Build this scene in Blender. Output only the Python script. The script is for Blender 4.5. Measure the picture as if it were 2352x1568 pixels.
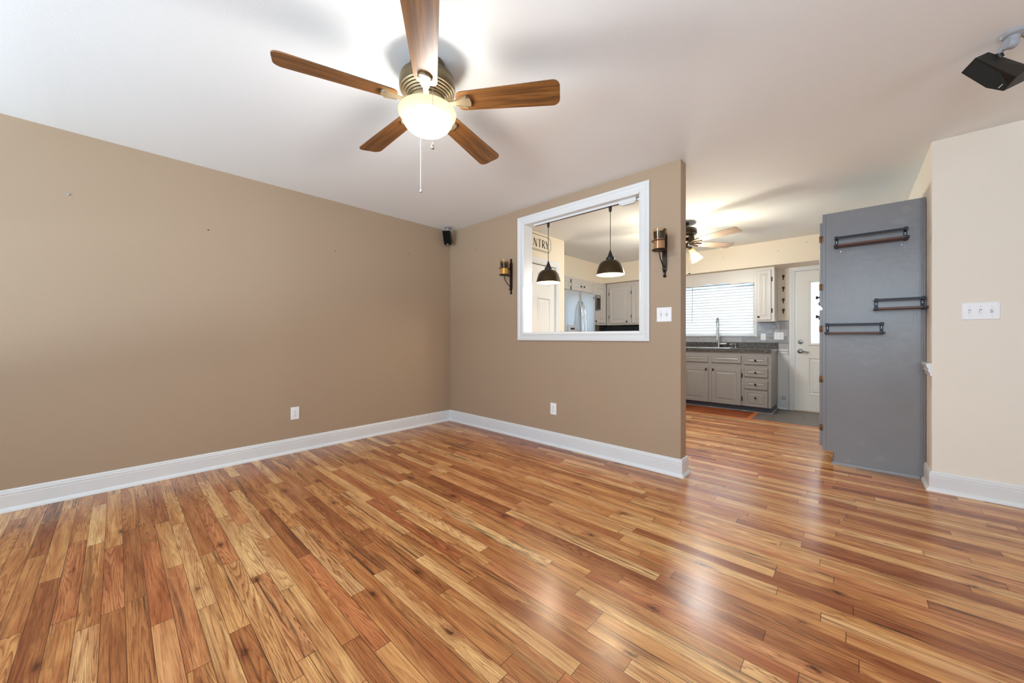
import bpy, bmesh, math, random
from mathutils import Vector, Matrix
random.seed(7)
PI = math.pi
SC = bpy.context.scene
COL = SC.collection
for o in list(bpy.data.objects):
    bpy.data.objects.remove(o, do_unlink=True)

# ------------------------------------------------------------------ camera, world, light, exposure
cam = bpy.data.cameras.new('camera'); cam_o = bpy.data.objects.new('camera', cam); COL.objects.link(cam_o)
cam_o.location = (3.8159, -2.9453, 1.0709)
cam_o.rotation_euler = (PI / 2, 0, math.radians(42.773))
cam.sensor_width = 36.0; cam.lens = 36.0 * 841.64 / 2352; cam.shift_y = -9.5 / 2352
cam.clip_start = 0.02
SC.camera = cam_o

SC.view_settings.view_transform = 'Standard'
SC.view_settings.look = 'None'
SC.view_settings.gamma = 1.0
SC.view_settings.use_curve_mapping = False
SC.view_settings.exposure = 0.52
SC.cycles.max_bounces = 10
SC.cycles.diffuse_bounces = 7
SC.cycles.glossy_bounces = 4
SC.cycles.transmission_bounces = 6
SC.cycles.transparent_max_bounces = 12
SC.cycles.caustics_reflective = False
SC.cycles.caustics_refractive = False
SC.cycles.sample_clamp_indirect = 6.0
SC.cycles.use_denoising = True

W = bpy.data.worlds.new('sky'); SC.world = W; W.use_nodes = True
W.node_tree.nodes['Background'].inputs[0].default_value = (0.74, 0.88, 1.0, 1)
W.node_tree.nodes['Background'].inputs[1].default_value = 1.0


def area(name, loc, rot, sx, sy, power, color, spread=PI):
    l = bpy.data.lights.new(name, 'AREA'); l.shape = 'RECTANGLE'; l.size = sx; l.size_y = sy
    l.energy = power; l.color = color; l.spread = spread
    o = bpy.data.objects.new(name, l); COL.objects.link(o); o.location = loc; o.rotation_euler = rot
    return o


def bulb_light(name, loc, power, color, radius=0.025):
    l = bpy.data.lights.new(name, 'POINT'); l.energy = power; l.color = color; l.shadow_soft_size = radius
    o = bpy.data.objects.new(name, l); COL.objects.link(o); o.location = loc
    return o


DAY = (0.75, 0.888, 1.0)
WARM = (1.0, 0.84, 0.62)
# daylight outside the windows of the living room (behind and right of the camera) and of the kitchen
area('daylight_rear', (1.6, -4.80, 1.42), (PI / 2, 0, 0), 2.6, 1.65, 34, DAY)
area('daylight_rear_wide', (4.3, -4.80, 1.68), (PI / 2, 0, 0), 2.0, 1.36, 74, DAY)
area('daylight_side', (7.25, -2.3, 1.42), (PI / 2, 0, PI / 2), 2.8, 1.65, 9, DAY)
# added upward fill lights outside those windows, brightening the ceiling deep into the room
area('added_uplight_rear', (4.6, -8.6, -0.1), (PI, 0, 0), 7.0, 3.4, 1250, DAY)
area('added_uplight_side', (10.8, -2.4, -0.1), (PI, 0, 0), 3.0, 5.0, 110, DAY)
area('daylight_kitchen_window', (2.06, 4.12, 1.55), (-PI / 2, 0, 0), 1.5, 1.0, 60, (0.80, 0.91, 1.0))
area('daylight_kitchen_door', (3.72, 4.12, 1.42), (-PI / 2, 0, 0), 0.7, 0.95, 16, (0.82, 0.92, 1.0))


# ------------------------------------------------------------------ material helpers
def lin(c):
    c = c / 255.0
    return c / 12.92 if c <= 0.04045 else ((c + 0.055) / 1.055) ** 2.4


def srgb(r, g, b):
    return (lin(r), lin(g), lin(b), 1.0)


class NT:
    def __init__(s, name):
        s.m = bpy.data.materials.new(name); s.m.use_nodes = True
        s.t = s.m.node_tree; s.n = s.t.nodes; s.l = s.t.links
        s.b = s.n['Principled BSDF']; s.out = s.n['Material Output']

    def link(s, a, b):
        s.l.new(a, b)

    def setv(s, sock, v):
        if isinstance(v, bpy.types.NodeSocket):
            s.l.new(v, sock)
        else:
            sock.default_value = v

    def math(s, op, a, b=None, c=None, clamp=False):
        n = s.n.new('ShaderNodeMath'); n.operation = op; n.use_clamp = clamp
        s.setv(n.inputs[0], a)
        if b is not None: s.setv(n.inputs[1], b)
        if c is not None: s.setv(n.inputs[2], c)
        return n.outputs[0]

    def comb(s, x, y, z):
        n = s.n.new('ShaderNodeCombineXYZ')
        for i, v in enumerate((x, y, z)): s.setv(n.inputs[i], v)
        return n.outputs[0]

    def noise(s, vec, scale=1.0, detail=2.0, rough=0.5, dist=0.0):
        n = s.n.new('ShaderNodeTexNoise'); s.setv(n.inputs['Vector'], vec)
        n.inputs['Scale'].default_value = scale; n.inputs['Detail'].default_value = detail
        n.inputs['Roughness'].default_value = rough; n.inputs['Distortion'].default_value = dist
        return n.outputs[0]

    def mix(s, fac, a, b, mode='MIX'):
        n = s.n.new('ShaderNodeMix'); n.data_type = 'RGBA'; n.blend_type = mode
        s.setv(n.inputs[0], fac); s.setv(n.inputs[6], a); s.setv(n.inputs[7], b)
        return n.outputs[2]

    def ramp(s, fac, stops, interp='LINEAR'):
        n = s.n.new('ShaderNodeValToRGB'); s.setv(n.inputs[0], fac); cr = n.color_ramp; cr.interpolation = interp
        while len(cr.elements) < len(stops): cr.elements.new(0.5)
        for e, (p, c) in zip(cr.elements, stops): e.position = p; e.color = c
        return n.outputs[0]

    def step(s, v, lo, hi):
        n = s.n.new('ShaderNodeMapRange'); n.interpolation_type = 'SMOOTHSTEP'
        s.setv(n.inputs[0], v); n.inputs[1].default_value = lo; n.inputs[2].default_value = hi
        n.inputs[3].default_value = 0; n.inputs[4].default_value = 1
        return n.outputs[0]

    def bump(s, h, strength=0.2, dist=0.01):
        n = s.n.new('ShaderNodeBump'); s.setv(n.inputs['Height'], h)
        n.inputs['Strength'].default_value = strength; n.inputs['Distance'].default_value = dist
        s.l.new(n.outputs[0], s.b.inputs['Normal'])

    def pos(s):
        g = s.n.new('ShaderNodeNewGeometry'); sp = s.n.new('ShaderNodeSeparateXYZ')
        s.l.new(g.outputs['Position'], sp.inputs[0])
        return g.outputs['Position'], sp.outputs[0], sp.outputs[1], sp.outputs[2]


def flat(name, rgb, rough=0.5, metal=0.0, vary=0.05, nscale=6.0, bump=0.0, bscale=120.0, spec=0.5, coat=0.0):
    k = NT(name); p = k.pos()[0]
    c = srgb(*rgb)
    d = tuple(x * (1 - vary) for x in c[:3]) + (1,); e = tuple(min(1, x * (1 + vary)) for x in c[:3]) + (1,)
    k.link(k.mix(k.noise(p, nscale, 3), d, e), k.b.inputs['Base Color'])
    k.b.inputs['Roughness'].default_value = rough; k.b.inputs['Metallic'].default_value = metal
    k.b.inputs['Specular IOR Level'].default_value = spec
    k.b.inputs['Coat Weight'].default_value = coat
    if bump: k.bump(k.noise(p, bscale, 4), bump, 0.004)
    return k.m


def emit(name, rgb, strength):
    k = NT(name); k.b.inputs['Base Color'].default_value = tuple(rgb) + (1,)
    k.b.inputs['Emission Color'].default_value = tuple(rgb) + (1,)
    k.b.inputs['Emission Strength'].default_value = strength
    return k.m


def thin_glass(name, tint=(1, 1, 1), refl=0.08, rough=0.02, edge=0.35):
    k = NT(name); k.n.remove(k.b)
    tr = k.n.new('ShaderNodeBsdfTransparent'); tr.inputs[0].default_value = tuple(tint) + (1,)
    gl = k.n.new('ShaderNodeBsdfGlossy'); gl.inputs['Roughness'].default_value = rough
    lw = k.n.new('ShaderNodeLayerWeight'); lw.inputs[0].default_value = 0.25
    fac = k.math('MULTIPLY_ADD', lw.outputs['Facing'], edge, refl, True)
    mx = k.n.new('ShaderNodeMixShader'); k.link(fac, mx.inputs[0]); k.link(tr.outputs[0], mx.inputs[1]); k.link(gl.outputs[0], mx.inputs[2])
    k.link(mx.outputs[0], k.out.inputs[0])
    return k.m


def translucent(name, rgb, fac=0.5, rough=0.5):
    k = NT(name); c = srgb(*rgb)
    k.b.inputs['Base Color'].default_value = c; k.b.inputs['Roughness'].default_value = rough
    t = k.n.new('ShaderNodeBsdfTranslucent'); t.inputs[0].default_value = c
    mx = k.n.new('ShaderNodeMixShader'); mx.inputs[0].default_value = fac
    k.link(k.b.outputs[0], mx.inputs[1]); k.link(t.outputs[0], mx.inputs[2]); k.link(mx.outputs[0], k.out.inputs[0])
    return k.m


def plank_floor(name, stops, width=0.0635, length=0.80, rough=0.25, seed=0.0):
    """strip hardwood laid along X: random board lengths, a colour per board, cathedral grain, knots, joints"""
    k = NT(name); p, x, y, z = k.pos()
    ry = k.math('DIVIDE', y, width); row = k.math('FLOOR', ry); fy = k.math('FRACT', ry)
    wn = k.n.new('ShaderNodeTexWhiteNoise'); wn.noise_dimensions = '1D'; k.link(k.math('ADD', row, seed), wn.inputs['W'])
    wx = k.math('MULTIPLY_ADD', wn.outputs['Value'], 57.0, k.math('DIVIDE', x, length))

    def vor(feat):
        v = k.n.new('ShaderNodeTexVoronoi'); v.voronoi_dimensions = '1D'; v.feature = feat
        v.inputs['Scale'].default_value = 1.0; v.inputs['Randomness'].default_value = 0.9
        k.link(wx, v.inputs['W']); return v
    v1 = vor('F1'); v2 = vor('DISTANCE_TO_EDGE')
    sp = k.n.new('ShaderNodeSeparateColor'); k.link(v1.outputs['Color'], sp.inputs[0])
    wn2 = k.n.new('ShaderNodeTexWhiteNoise'); wn2.noise_dimensions = '2D'
    k.link(k.comb(k.math('MULTIPLY', sp.outputs[0], 93.0), row, 0.0), wn2.inputs['Vector'])
    r1 = wn2.outputs['Value']
    s2 = k.n.new('ShaderNodeSeparateColor'); k.link(wn2.outputs['Color'], s2.inputs[0])
    r2, r3 = s2.outputs[1], s2.outputs[2]
    base = k.ramp(r1, stops)
    pid = k.math('MULTIPLY', r3, 91.0)
    # growth rings: contour lines of a long stretched noise field
    wob = k.math('MULTIPLY', k.math('SUBTRACT', k.noise(p, 9.0, 2.0), 0.5), 0.10)
    gv = k.comb(k.math('MULTIPLY', x, 0.62), k.math('MULTIPLY_ADD', y, 11.5, wob), pid)
    field = k.noise(gv, 1.0, 1.5, 0.5, 0.35)
    fr_ = k.math('FRACT', k.math('MULTIPLY', field, k.math('MULTIPLY_ADD', r2, 26.0, 16.0)))
    rings = k.math('MULTIPLY', k.step(fr_, 0.25, 0.93), k.math('SUBTRACT', 1.0, k.step(fr_, 0.95, 1.0)))
    brk = k.noise(k.comb(k.math('MULTIPLY', x, 16.0), k.math('MULTIPLY', y, 130.0), pid), 1.0, 3.0, 0.6)
    rings = k.math('MULTIPLY', rings, k.step(brk, 0.25, 0.6))
    fine = k.noise(k.comb(k.math('MULTIPLY', x, 5.0), k.math('MULTIPLY', y, 300.0), pid), 1.0, 3.0, 0.65)
    fine = k.step(fine, 0.46, 0.70)
    warm = k.noise(k.comb(k.math('MULTIPLY', x, 1.6), k.math('MULTIPLY', y, 15.0), pid), 1.0, 4.0, 0.6, 0.5)
    streak = k.noise(k.comb(k.math('MULTIPLY', x, 1.0), k.math('MULTIPLY', y, 30.0), k.math('ADD', pid, 31.0)), 1.0, 5.0, 0.66, 1.3)
    streak = k.math('MULTIPLY', k.step(streak, 0.50, 0.68), k.step(r3, 0.22, 0.80))
    col = k.mix(k.math('MULTIPLY', k.step(warm, 0.30, 0.70), 0.90), base, k.mix(0.72, base, srgb(168, 98, 48), 'MULTIPLY'))
    col = k.mix(k.math('MULTIPLY', rings, k.math('MULTIPLY_ADD', r2, 0.45, 0.30)), col, k.mix(1.0, col, srgb(142, 92, 52), 'MULTIPLY'))
    col = k.mix(k.math('MULTIPLY', fine, 0.48), col, k.mix(1.0, col, srgb(152, 104, 66), 'MULTIPLY'))
    col = k.mix(k.math('MULTIPLY', streak, 0.86), col, srgb(58, 31, 17))
    # knots
    kv = k.n.new('ShaderNodeTexVoronoi'); kv.voronoi_dimensions = '2D'; kv.feature = 'F1'; kv.inputs['Scale'].default_value = 1.0
    k.link(k.comb(k.math('MULTIPLY', x, 2.1), k.math('MULTIPLY', y, 4.6), 0.0), kv.inputs['Vector'])
    ks = k.n.new('ShaderNodeSeparateColor'); k.link(kv.outputs['Color'], ks.inputs[0])
    kd = k.math('ADD', kv.outputs['Distance'], k.math('MULTIPLY_ADD', k.noise(p, 75.0, 4.0, 0.7), 0.16, -0.05))
    exists = k.step(ks.outputs[0], 0.70, 0.74)
    halo = k.math('MULTIPLY', k.math('SUBTRACT', 1.0, k.step(kd, 0.03, 0.20)), exists)
    knot = k.math('MULTIPLY', k.math('SUBTRACT', 1.0, k.step(kd, 0.03, 0.09)), exists)
    col = k.mix(k.math('MULTIPLY', halo, 0.6), col, k.mix(1.0, col, srgb(150, 92, 50), 'MULTIPLY'))
    col = k.mix(k.math('MULTIPLY', knot, 0.85), col, srgb(52, 27, 14))
    # joints
    ey = k.math('MULTIPLY', k.math('MINIMUM', fy, k.math('SUBTRACT', 1.0, fy)), width)
    gap = k.math('MAXIMUM', k.math('SUBTRACT', 1.0, k.step(ey, 0.0004, 0.0014)),
                 k.math('SUBTRACT', 1.0, k.step(k.math('MULTIPLY', v2.outputs['Distance'], length), 0.0005, 0.0018)))
    col = k.mix(k.math('MULTIPLY', gap, 0.85), col, srgb(46, 24, 12))
    k.link(col, k.b.inputs['Base Color'])
    k.link(k.math('MULTIPLY_ADD', k.noise(p, 3.0, 3.0), 0.10, rough - 0.05), k.b.inputs['Roughness'])
    k.b.inputs['Specular IOR Level'].default_value = 0.5
    h = k.math('ADD', k.math('MULTIPLY', gap, -0.15), k.math('MULTIPLY', k.noise(k.comb(k.math('MULTIPLY', x, 1.2), k.math('MULTIPLY', y, 10.0), 0.0), 1.0, 2.0), 1.0))
    k.bump(h, 0.10, 0.004)
    return k.m


def wood(name, c0, c1, axis=0, rough=0.4, scale=(3.0, 60.0, 60.0)):
    """straight grain along the object's own axis (object coordinates)"""
    k = NT(name); tc = k.n.new('ShaderNodeTexCoord'); mp = k.n.new('ShaderNodeMapping')
    k.link(tc.outputs['Object'], mp.inputs[0]); mp.inputs['Scale'].default_value = scale
    n = k.noise(mp.outputs[0], 1.0, 4.0, 0.6, 0.5)
    k.link(k.mix(k.step(n, 0.3, 0.72), srgb(*c0), srgb(*c1)), k.b.inputs['Base Color'])
    k.b.inputs['Roughness'].default_value = rough
    k.bump(n, 0.08, 0.002)
    return k.m


def tile_mat(name, c0, c1, mortar, bw, bh, gap, rough, axis='XZ', bump=0.0, off=(0, 0), wavy=0.0):
    k = NT(name); p, x, y, z = k.pos()
    a, b = (x, z) if axis == 'XZ' else (x, y)
    br = k.n.new('ShaderNodeTexBrick'); br.inputs['Scale'].default_value = 1.0
    k.link(k.comb(k.math('ADD', a, off[0]), k.math('ADD', b, off[1]), 0.0), br.inputs['Vector'])
    br.inputs['Color1'].default_value = srgb(*c0); br.inputs['Color2'].default_value = srgb(*c1); br.inputs['Mortar'].default_value = srgb(*mortar)
    br.inputs['Brick Width'].default_value = bw; br.inputs['Row Height'].default_value = bh; br.inputs['Mortar Size'].default_value = gap
    k.link(k.mix(0.25, br.outputs['Color'], k.mix(1.0, br.outputs['Color'], k.ramp(k.noise(p, 14.0, 4.0), [(0.3, (0.6, 0.6, 0.6, 1)), (0.7, (1.2, 1.2, 1.2, 1))]), 'MULTIPLY')), k.b.inputs['Base Color'])
    k.b.inputs['Roughness'].default_value = rough
    h = k.math('ADD', k.math('MULTIPLY', br.outputs['Fac'], -1.0), k.math('MULTIPLY', k.noise(p, 26.0, 2.0), wavy))
    k.bump(h, 0.35, 0.003)
    return k.m


M = {}
M['brown_wall'] = flat('tan_brown_wall_paint', (169, 147, 124), 0.55, vary=0.025, nscale=1.2, bump=0.10, bscale=260, spec=0.35)
M['cream_wall'] = flat('cream_wall_paint', (233, 225, 213), 0.6, vary=0.02, nscale=1.5, bump=0.08, bscale=260, spec=0.3)
M['kitchen_wall'] = flat('warm_cream_kitchen_paint', (230, 219, 201), 0.6, vary=0.02, nscale=1.5, bump=0.08, bscale=260, spec=0.3)
M['ceiling'] = flat('ceiling_paint', (236, 240, 242), 0.8, vary=0.025, nscale=0.8, bump=0.10, bscale=180, spec=0.2)
M['trim'] = flat('white_trim_paint', (221, 223, 225), 0.32, vary=0.012)
M['door_white'] = flat('white_door_paint', (226, 226, 224), 0.4, vary=0.012, bump=0.03, bscale=90)
M['plate'] = flat('white_plastic', (238, 239, 242), 0.35, vary=0.01)
M['slot'] = flat('dark_slot', (40, 36, 34), 0.6)
M['screw'] = flat('painted_screw_metal', (170, 170, 172), 0.35, 0.8)
M['floor'] = plank_floor('hardwood_strip_floor', [
    (0.0, srgb(164, 102, 58)), (0.10, srgb(184, 122, 72)), (0.30, srgb(208, 148, 90)), (0.55, srgb(222, 168, 106)),
    (0.80, srgb(238, 196, 136)), (0.90, srgb(216, 156, 102)), (1.0, srgb(196, 124, 76))])
M['inlay'] = plank_floor('reddish_hardwood_inlay', [
    (0.0, srgb(140, 66, 24)), (0.5, srgb(176, 92, 38)), (1.0, srgb(196, 110, 48))], 0.0635, 0.5, 0.3, 11.0)
M['border'] = wood('orange_border_strip', (184, 98, 44), (206, 122, 62), rough=0.25, scale=(6, 60, 60))
M['tile'] = tile_mat('grey_brown_floor_tile', (112, 103, 96), (106, 97, 90), (60, 53, 48), 0.62, 0.31, 0.004, 0.4, 'XY', off=(0.05, 0.02))
M['splash'] = tile_mat('grey_glass_tile', (150, 152, 158), (176, 176, 180), (200, 200, 200), 0.30, 0.10, 0.003, 0.07, 'XZ', off=(0.02, 0.01), wavy=1.6)
M['splash_shaded'] = tile_mat('shaded_grey_tile', (66, 68, 72), (74, 75, 78), (120, 122, 124), 0.30, 0.10, 0.003, 0.35, 'XZ', off=(-0.04, 0.03))  # grey tile again, with the shade under the wall cabinets put into its colour
M['grey_cab'] = flat('taupe_grey_cabinet_paint', (136, 131, 126), 0.36, vary=0.03, bump=0.05, bscale=70)
M['light_cab'] = flat('light_grey_cabinet_paint', (206, 202, 198), 0.36, vary=0.02, bump=0.04, bscale=70)
M['toe'] = flat('dark_toe_kick', (62, 66, 76), 0.5)
M['black_metal'] = flat('black_iron', (24, 22, 22), 0.42, 0.7)
M['hinge'] = flat('dark_bronze_hinge', (48, 34, 26), 0.4, 0.6)
M['copper_hinge'] = flat('brown_hinge', (112, 82, 60), 0.4, 0.7)
M['chrome'] = flat('chrome', (205, 208, 212), 0.12, 1.0)
M['dark_chrome'] = flat('satin_chrome', (120, 120, 122), 0.2, 1.0)
M['steel'] = flat('brushed_nickel', (186, 184, 178), 0.28, 1.0)
M['sconce_iron'] = flat('rust_brown_iron', (44, 30, 24), 0.45, 0.6, vary=0.3, nscale=40)
M['bracket_grey'] = flat('grey_bracket_plastic', (158, 160, 166), 0.4)
M['speaker_black'] = flat('black_speaker_shell', (30, 26, 21), 0.5, vary=0.1)
M['grille'] = flat('dark_speaker_grille', (24, 27, 25), 0.85, vary=0.25, nscale=420, bump=0.4, bscale=700)
M['void'] = flat('black_plastic', (14, 13, 13), 0.5)
M['badge'] = flat('silver_badge', (225, 225, 222), 0.3, 0.4)
M['ink'] = flat('black_lettering', (28, 28, 30), 0.6)


def tall_cabinet_mat():
    k = NT('slate_grey_plywood_paint'); p, x, y, z = k.pos()
    n = k.noise(k.comb(k.math('MULTIPLY', x, 140.0), k.math('MULTIPLY', y, 140.0), k.math('MULTIPLY', z, 5.0)), 1.0, 3.0, 0.6)
    c = k.mix(k.noise(p, 3.0, 4.0), srgb(119, 119, 123), srgb(132, 133, 138))
    scuff = k.step(k.noise(k.comb(k.math('MULTIPLY', x, 3.0), 0.0, k.math('MULTIPLY', z, 4.0)), 1.0, 3.0), 0.62, 0.70)
    c = k.mix(k.math('MULTIPLY', scuff, 0.25), c, srgb(158, 156, 156))
    k.link(c, k.b.inputs['Base Color']); k.b.inputs['Roughness'].default_value = 0.30
    k.bump(k.math('ADD', n, k.math('MULTIPLY', k.noise(p, 22.0, 3.0), 1.5)), 0.16, 0.004)
    return k.m


M['tall_cab'] = tall_cabinet_mat()


def counter_mat():
    k = NT('speckled_black_laminate'); p = k.pos()[0]
    v = k.n.new('ShaderNodeTexVoronoi'); v.inputs['Scale'].default_value = 330.0; k.link(p, v.inputs['Vector'])
    sp = k.n.new('ShaderNodeSeparateColor'); k.link(v.outputs['Color'], sp.inputs[0])
    k.link(k.ramp(sp.outputs[0], [(0.0, srgb(34, 33, 33)), (0.5, srgb(56, 54, 52)), (0.72, srgb(104, 96, 88)), (0.93, srgb(160, 158, 153))], 'CONSTANT'), k.b.inputs['Base Color'])
    k.b.inputs['Roughness'].default_value = 0.22
    return k.m


M['counter'] = counter_mat()


def fridge_mat():
    k = NT('brushed_stainless_steel'); p, x, y, z = k.pos()
    n = k.noise(k.comb(k.math('MULTIPLY', x, 4.0), k.math('MULTIPLY', y, 300.0), k.math('MULTIPLY', z, 4.0)), 1.0, 2.0)
    k.link(k.mix(n, srgb(176, 178, 182), srgb(196, 198, 201)), k.b.inputs['Base Color'])
    k.b.inputs['Metallic'].default_value = 0.92; k.b.inputs['Roughness'].default_value = 0.30
    return k.m


M['fridge'] = fridge_mat()
M['fan_wood'] = wood('walnut_fan_blade', (80, 49, 23), (138, 91, 44), rough=0.42, scale=(2.2, 42.0, 42.0))
M['grey_fan_wood'] = wood('weathered_fan_blade', (132, 112, 98), (176, 156, 140), rough=0.5, scale=(2.5, 45.0, 45.0))
M['fan_bronze'] = flat('aged_pewter_bronze', (112, 98, 74), 0.36, 0.75, vary=0.12, nscale=30)
M['fan_light_metal'] = flat('champagne_pewter', (176, 160, 132), 0.34, 0.7, vary=0.08, nscale=30)
M['fan_groove'] = flat('dark_vent_groove', (34, 27, 20), 0.6)
M['kfan_bronze'] = flat('oil_rubbed_bronze', (46, 36, 26), 0.4, 0.7)
M['shelf_wood'] = wood('dark_walnut_shelf', (64, 36, 22), (112, 66, 38), rough=0.45, scale=(4.0, 70.0, 70.0))
M['rail'] = flat('dark_steel_rail', (38, 40, 46), 0.42, 0.6)
M['pend_out'] = flat('antique_bronze_shade', (74, 62, 42), 0.3, 0.8, vary=0.15, nscale=18)
M['pend_in'] = flat('cream_shade_lining', (246, 234, 208), 0.5)


def bowl_mat():
    """frosted glass lit from inside: brightest low down where the bulbs sit, partly see-through for their light"""
    k = NT('lit_frosted_glass_bowl'); p, x, y, z = k.pos(); k.n.remove(k.b)
    hot = k.math('SUBTRACT', 1.0, k.step(z, 2.094, 2.205))
    e = k.n.new('ShaderNodeEmission'); k.link(k.mix(hot, (1.0, 0.88, 0.50, 1), (1.0, 0.94, 0.72, 1)), e.inputs[0]); k.link(k.math('MULTIPLY_ADD', hot, 1.0, 0.95), e.inputs[1])
    t = k.n.new('ShaderNodeBsdfTransparent'); t.inputs[0].default_value = (1.0, 0.95, 0.86, 1)
    mx = k.n.new('ShaderNodeMixShader'); mx.inputs[0].default_value = 0.28
    k.link(e.outputs[0], mx.inputs[1]); k.link(t.outputs[0], mx.inputs[2]); k.link(mx.outputs[0], k.out.inputs[0])
    return k.m


M['bowl'] = bowl_mat()
M['bulb'] = emit('lit_bulb', (1.0, 0.84, 0.55), 8.0)


def amber():
    k = NT('amber_shade_glass'); k.b.inputs['Base Color'].default_value = srgb(230, 168, 92); k.b.inputs['Roughness'].default_value = 0.12
    tl = k.n.new('ShaderNodeBsdfTranslucent'); tl.inputs[0].default_value = srgb(240, 176, 96)
    tr = k.n.new('ShaderNodeBsdfTransparent'); tr.inputs[0].default_value = (1.0, 0.92, 0.78, 1)
    a = k.n.new('ShaderNodeMixShader'); a.inputs[0].default_value = 0.6; k.link(k.b.outputs[0], a.inputs[1]); k.link(tl.outputs[0], a.inputs[2])
    m = k.n.new('ShaderNodeMixShader'); m.inputs[0].default_value = 0.86; k.link(a.outputs[0], m.inputs[1]); k.link(tr.outputs[0], m.inputs[2])
    k.link(m.outputs[0], k.out.inputs[0]); return k.m


M['amber_glass'] = amber()
M['pane'] = thin_glass('window_pane', (0.97, 0.99, 1.0), 0.05)
M['cup_glass'] = thin_glass('clear_candle_glass', (0.97, 0.88, 0.76), 0.02, 0.08, 0.16)
M['smoke'] = thin_glass('smoky_film', (0.55, 0.56, 0.60), 0.0, 0.4, 0.03)
M['soot'] = flat('soot_film', (34, 24, 18), 0.4, vary=0.3, nscale=30)
M['wax_yellow'] = flat('yellow_wax', (205, 178, 74), 0.5, vary=0.08)
M['wax_pink'] = flat('pinkish_grey_wax', (176, 152, 136), 0.5, vary=0.06)
M['blind'] = translucent('white_blind_slat', (232, 237, 240), 0.30, 0.45)
M['blind_edge'] = flat('white_blind_rail', (226, 228, 230), 0.4)
M['vinyl'] = flat('white_vinyl', (236, 238, 238), 0.4)
M['sinksteel'] = flat('stainless_sink', (206, 208, 210), 0.25, 1.0)

# ------------------------------------------------------------------ object helpers
ORIG = {}


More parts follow.
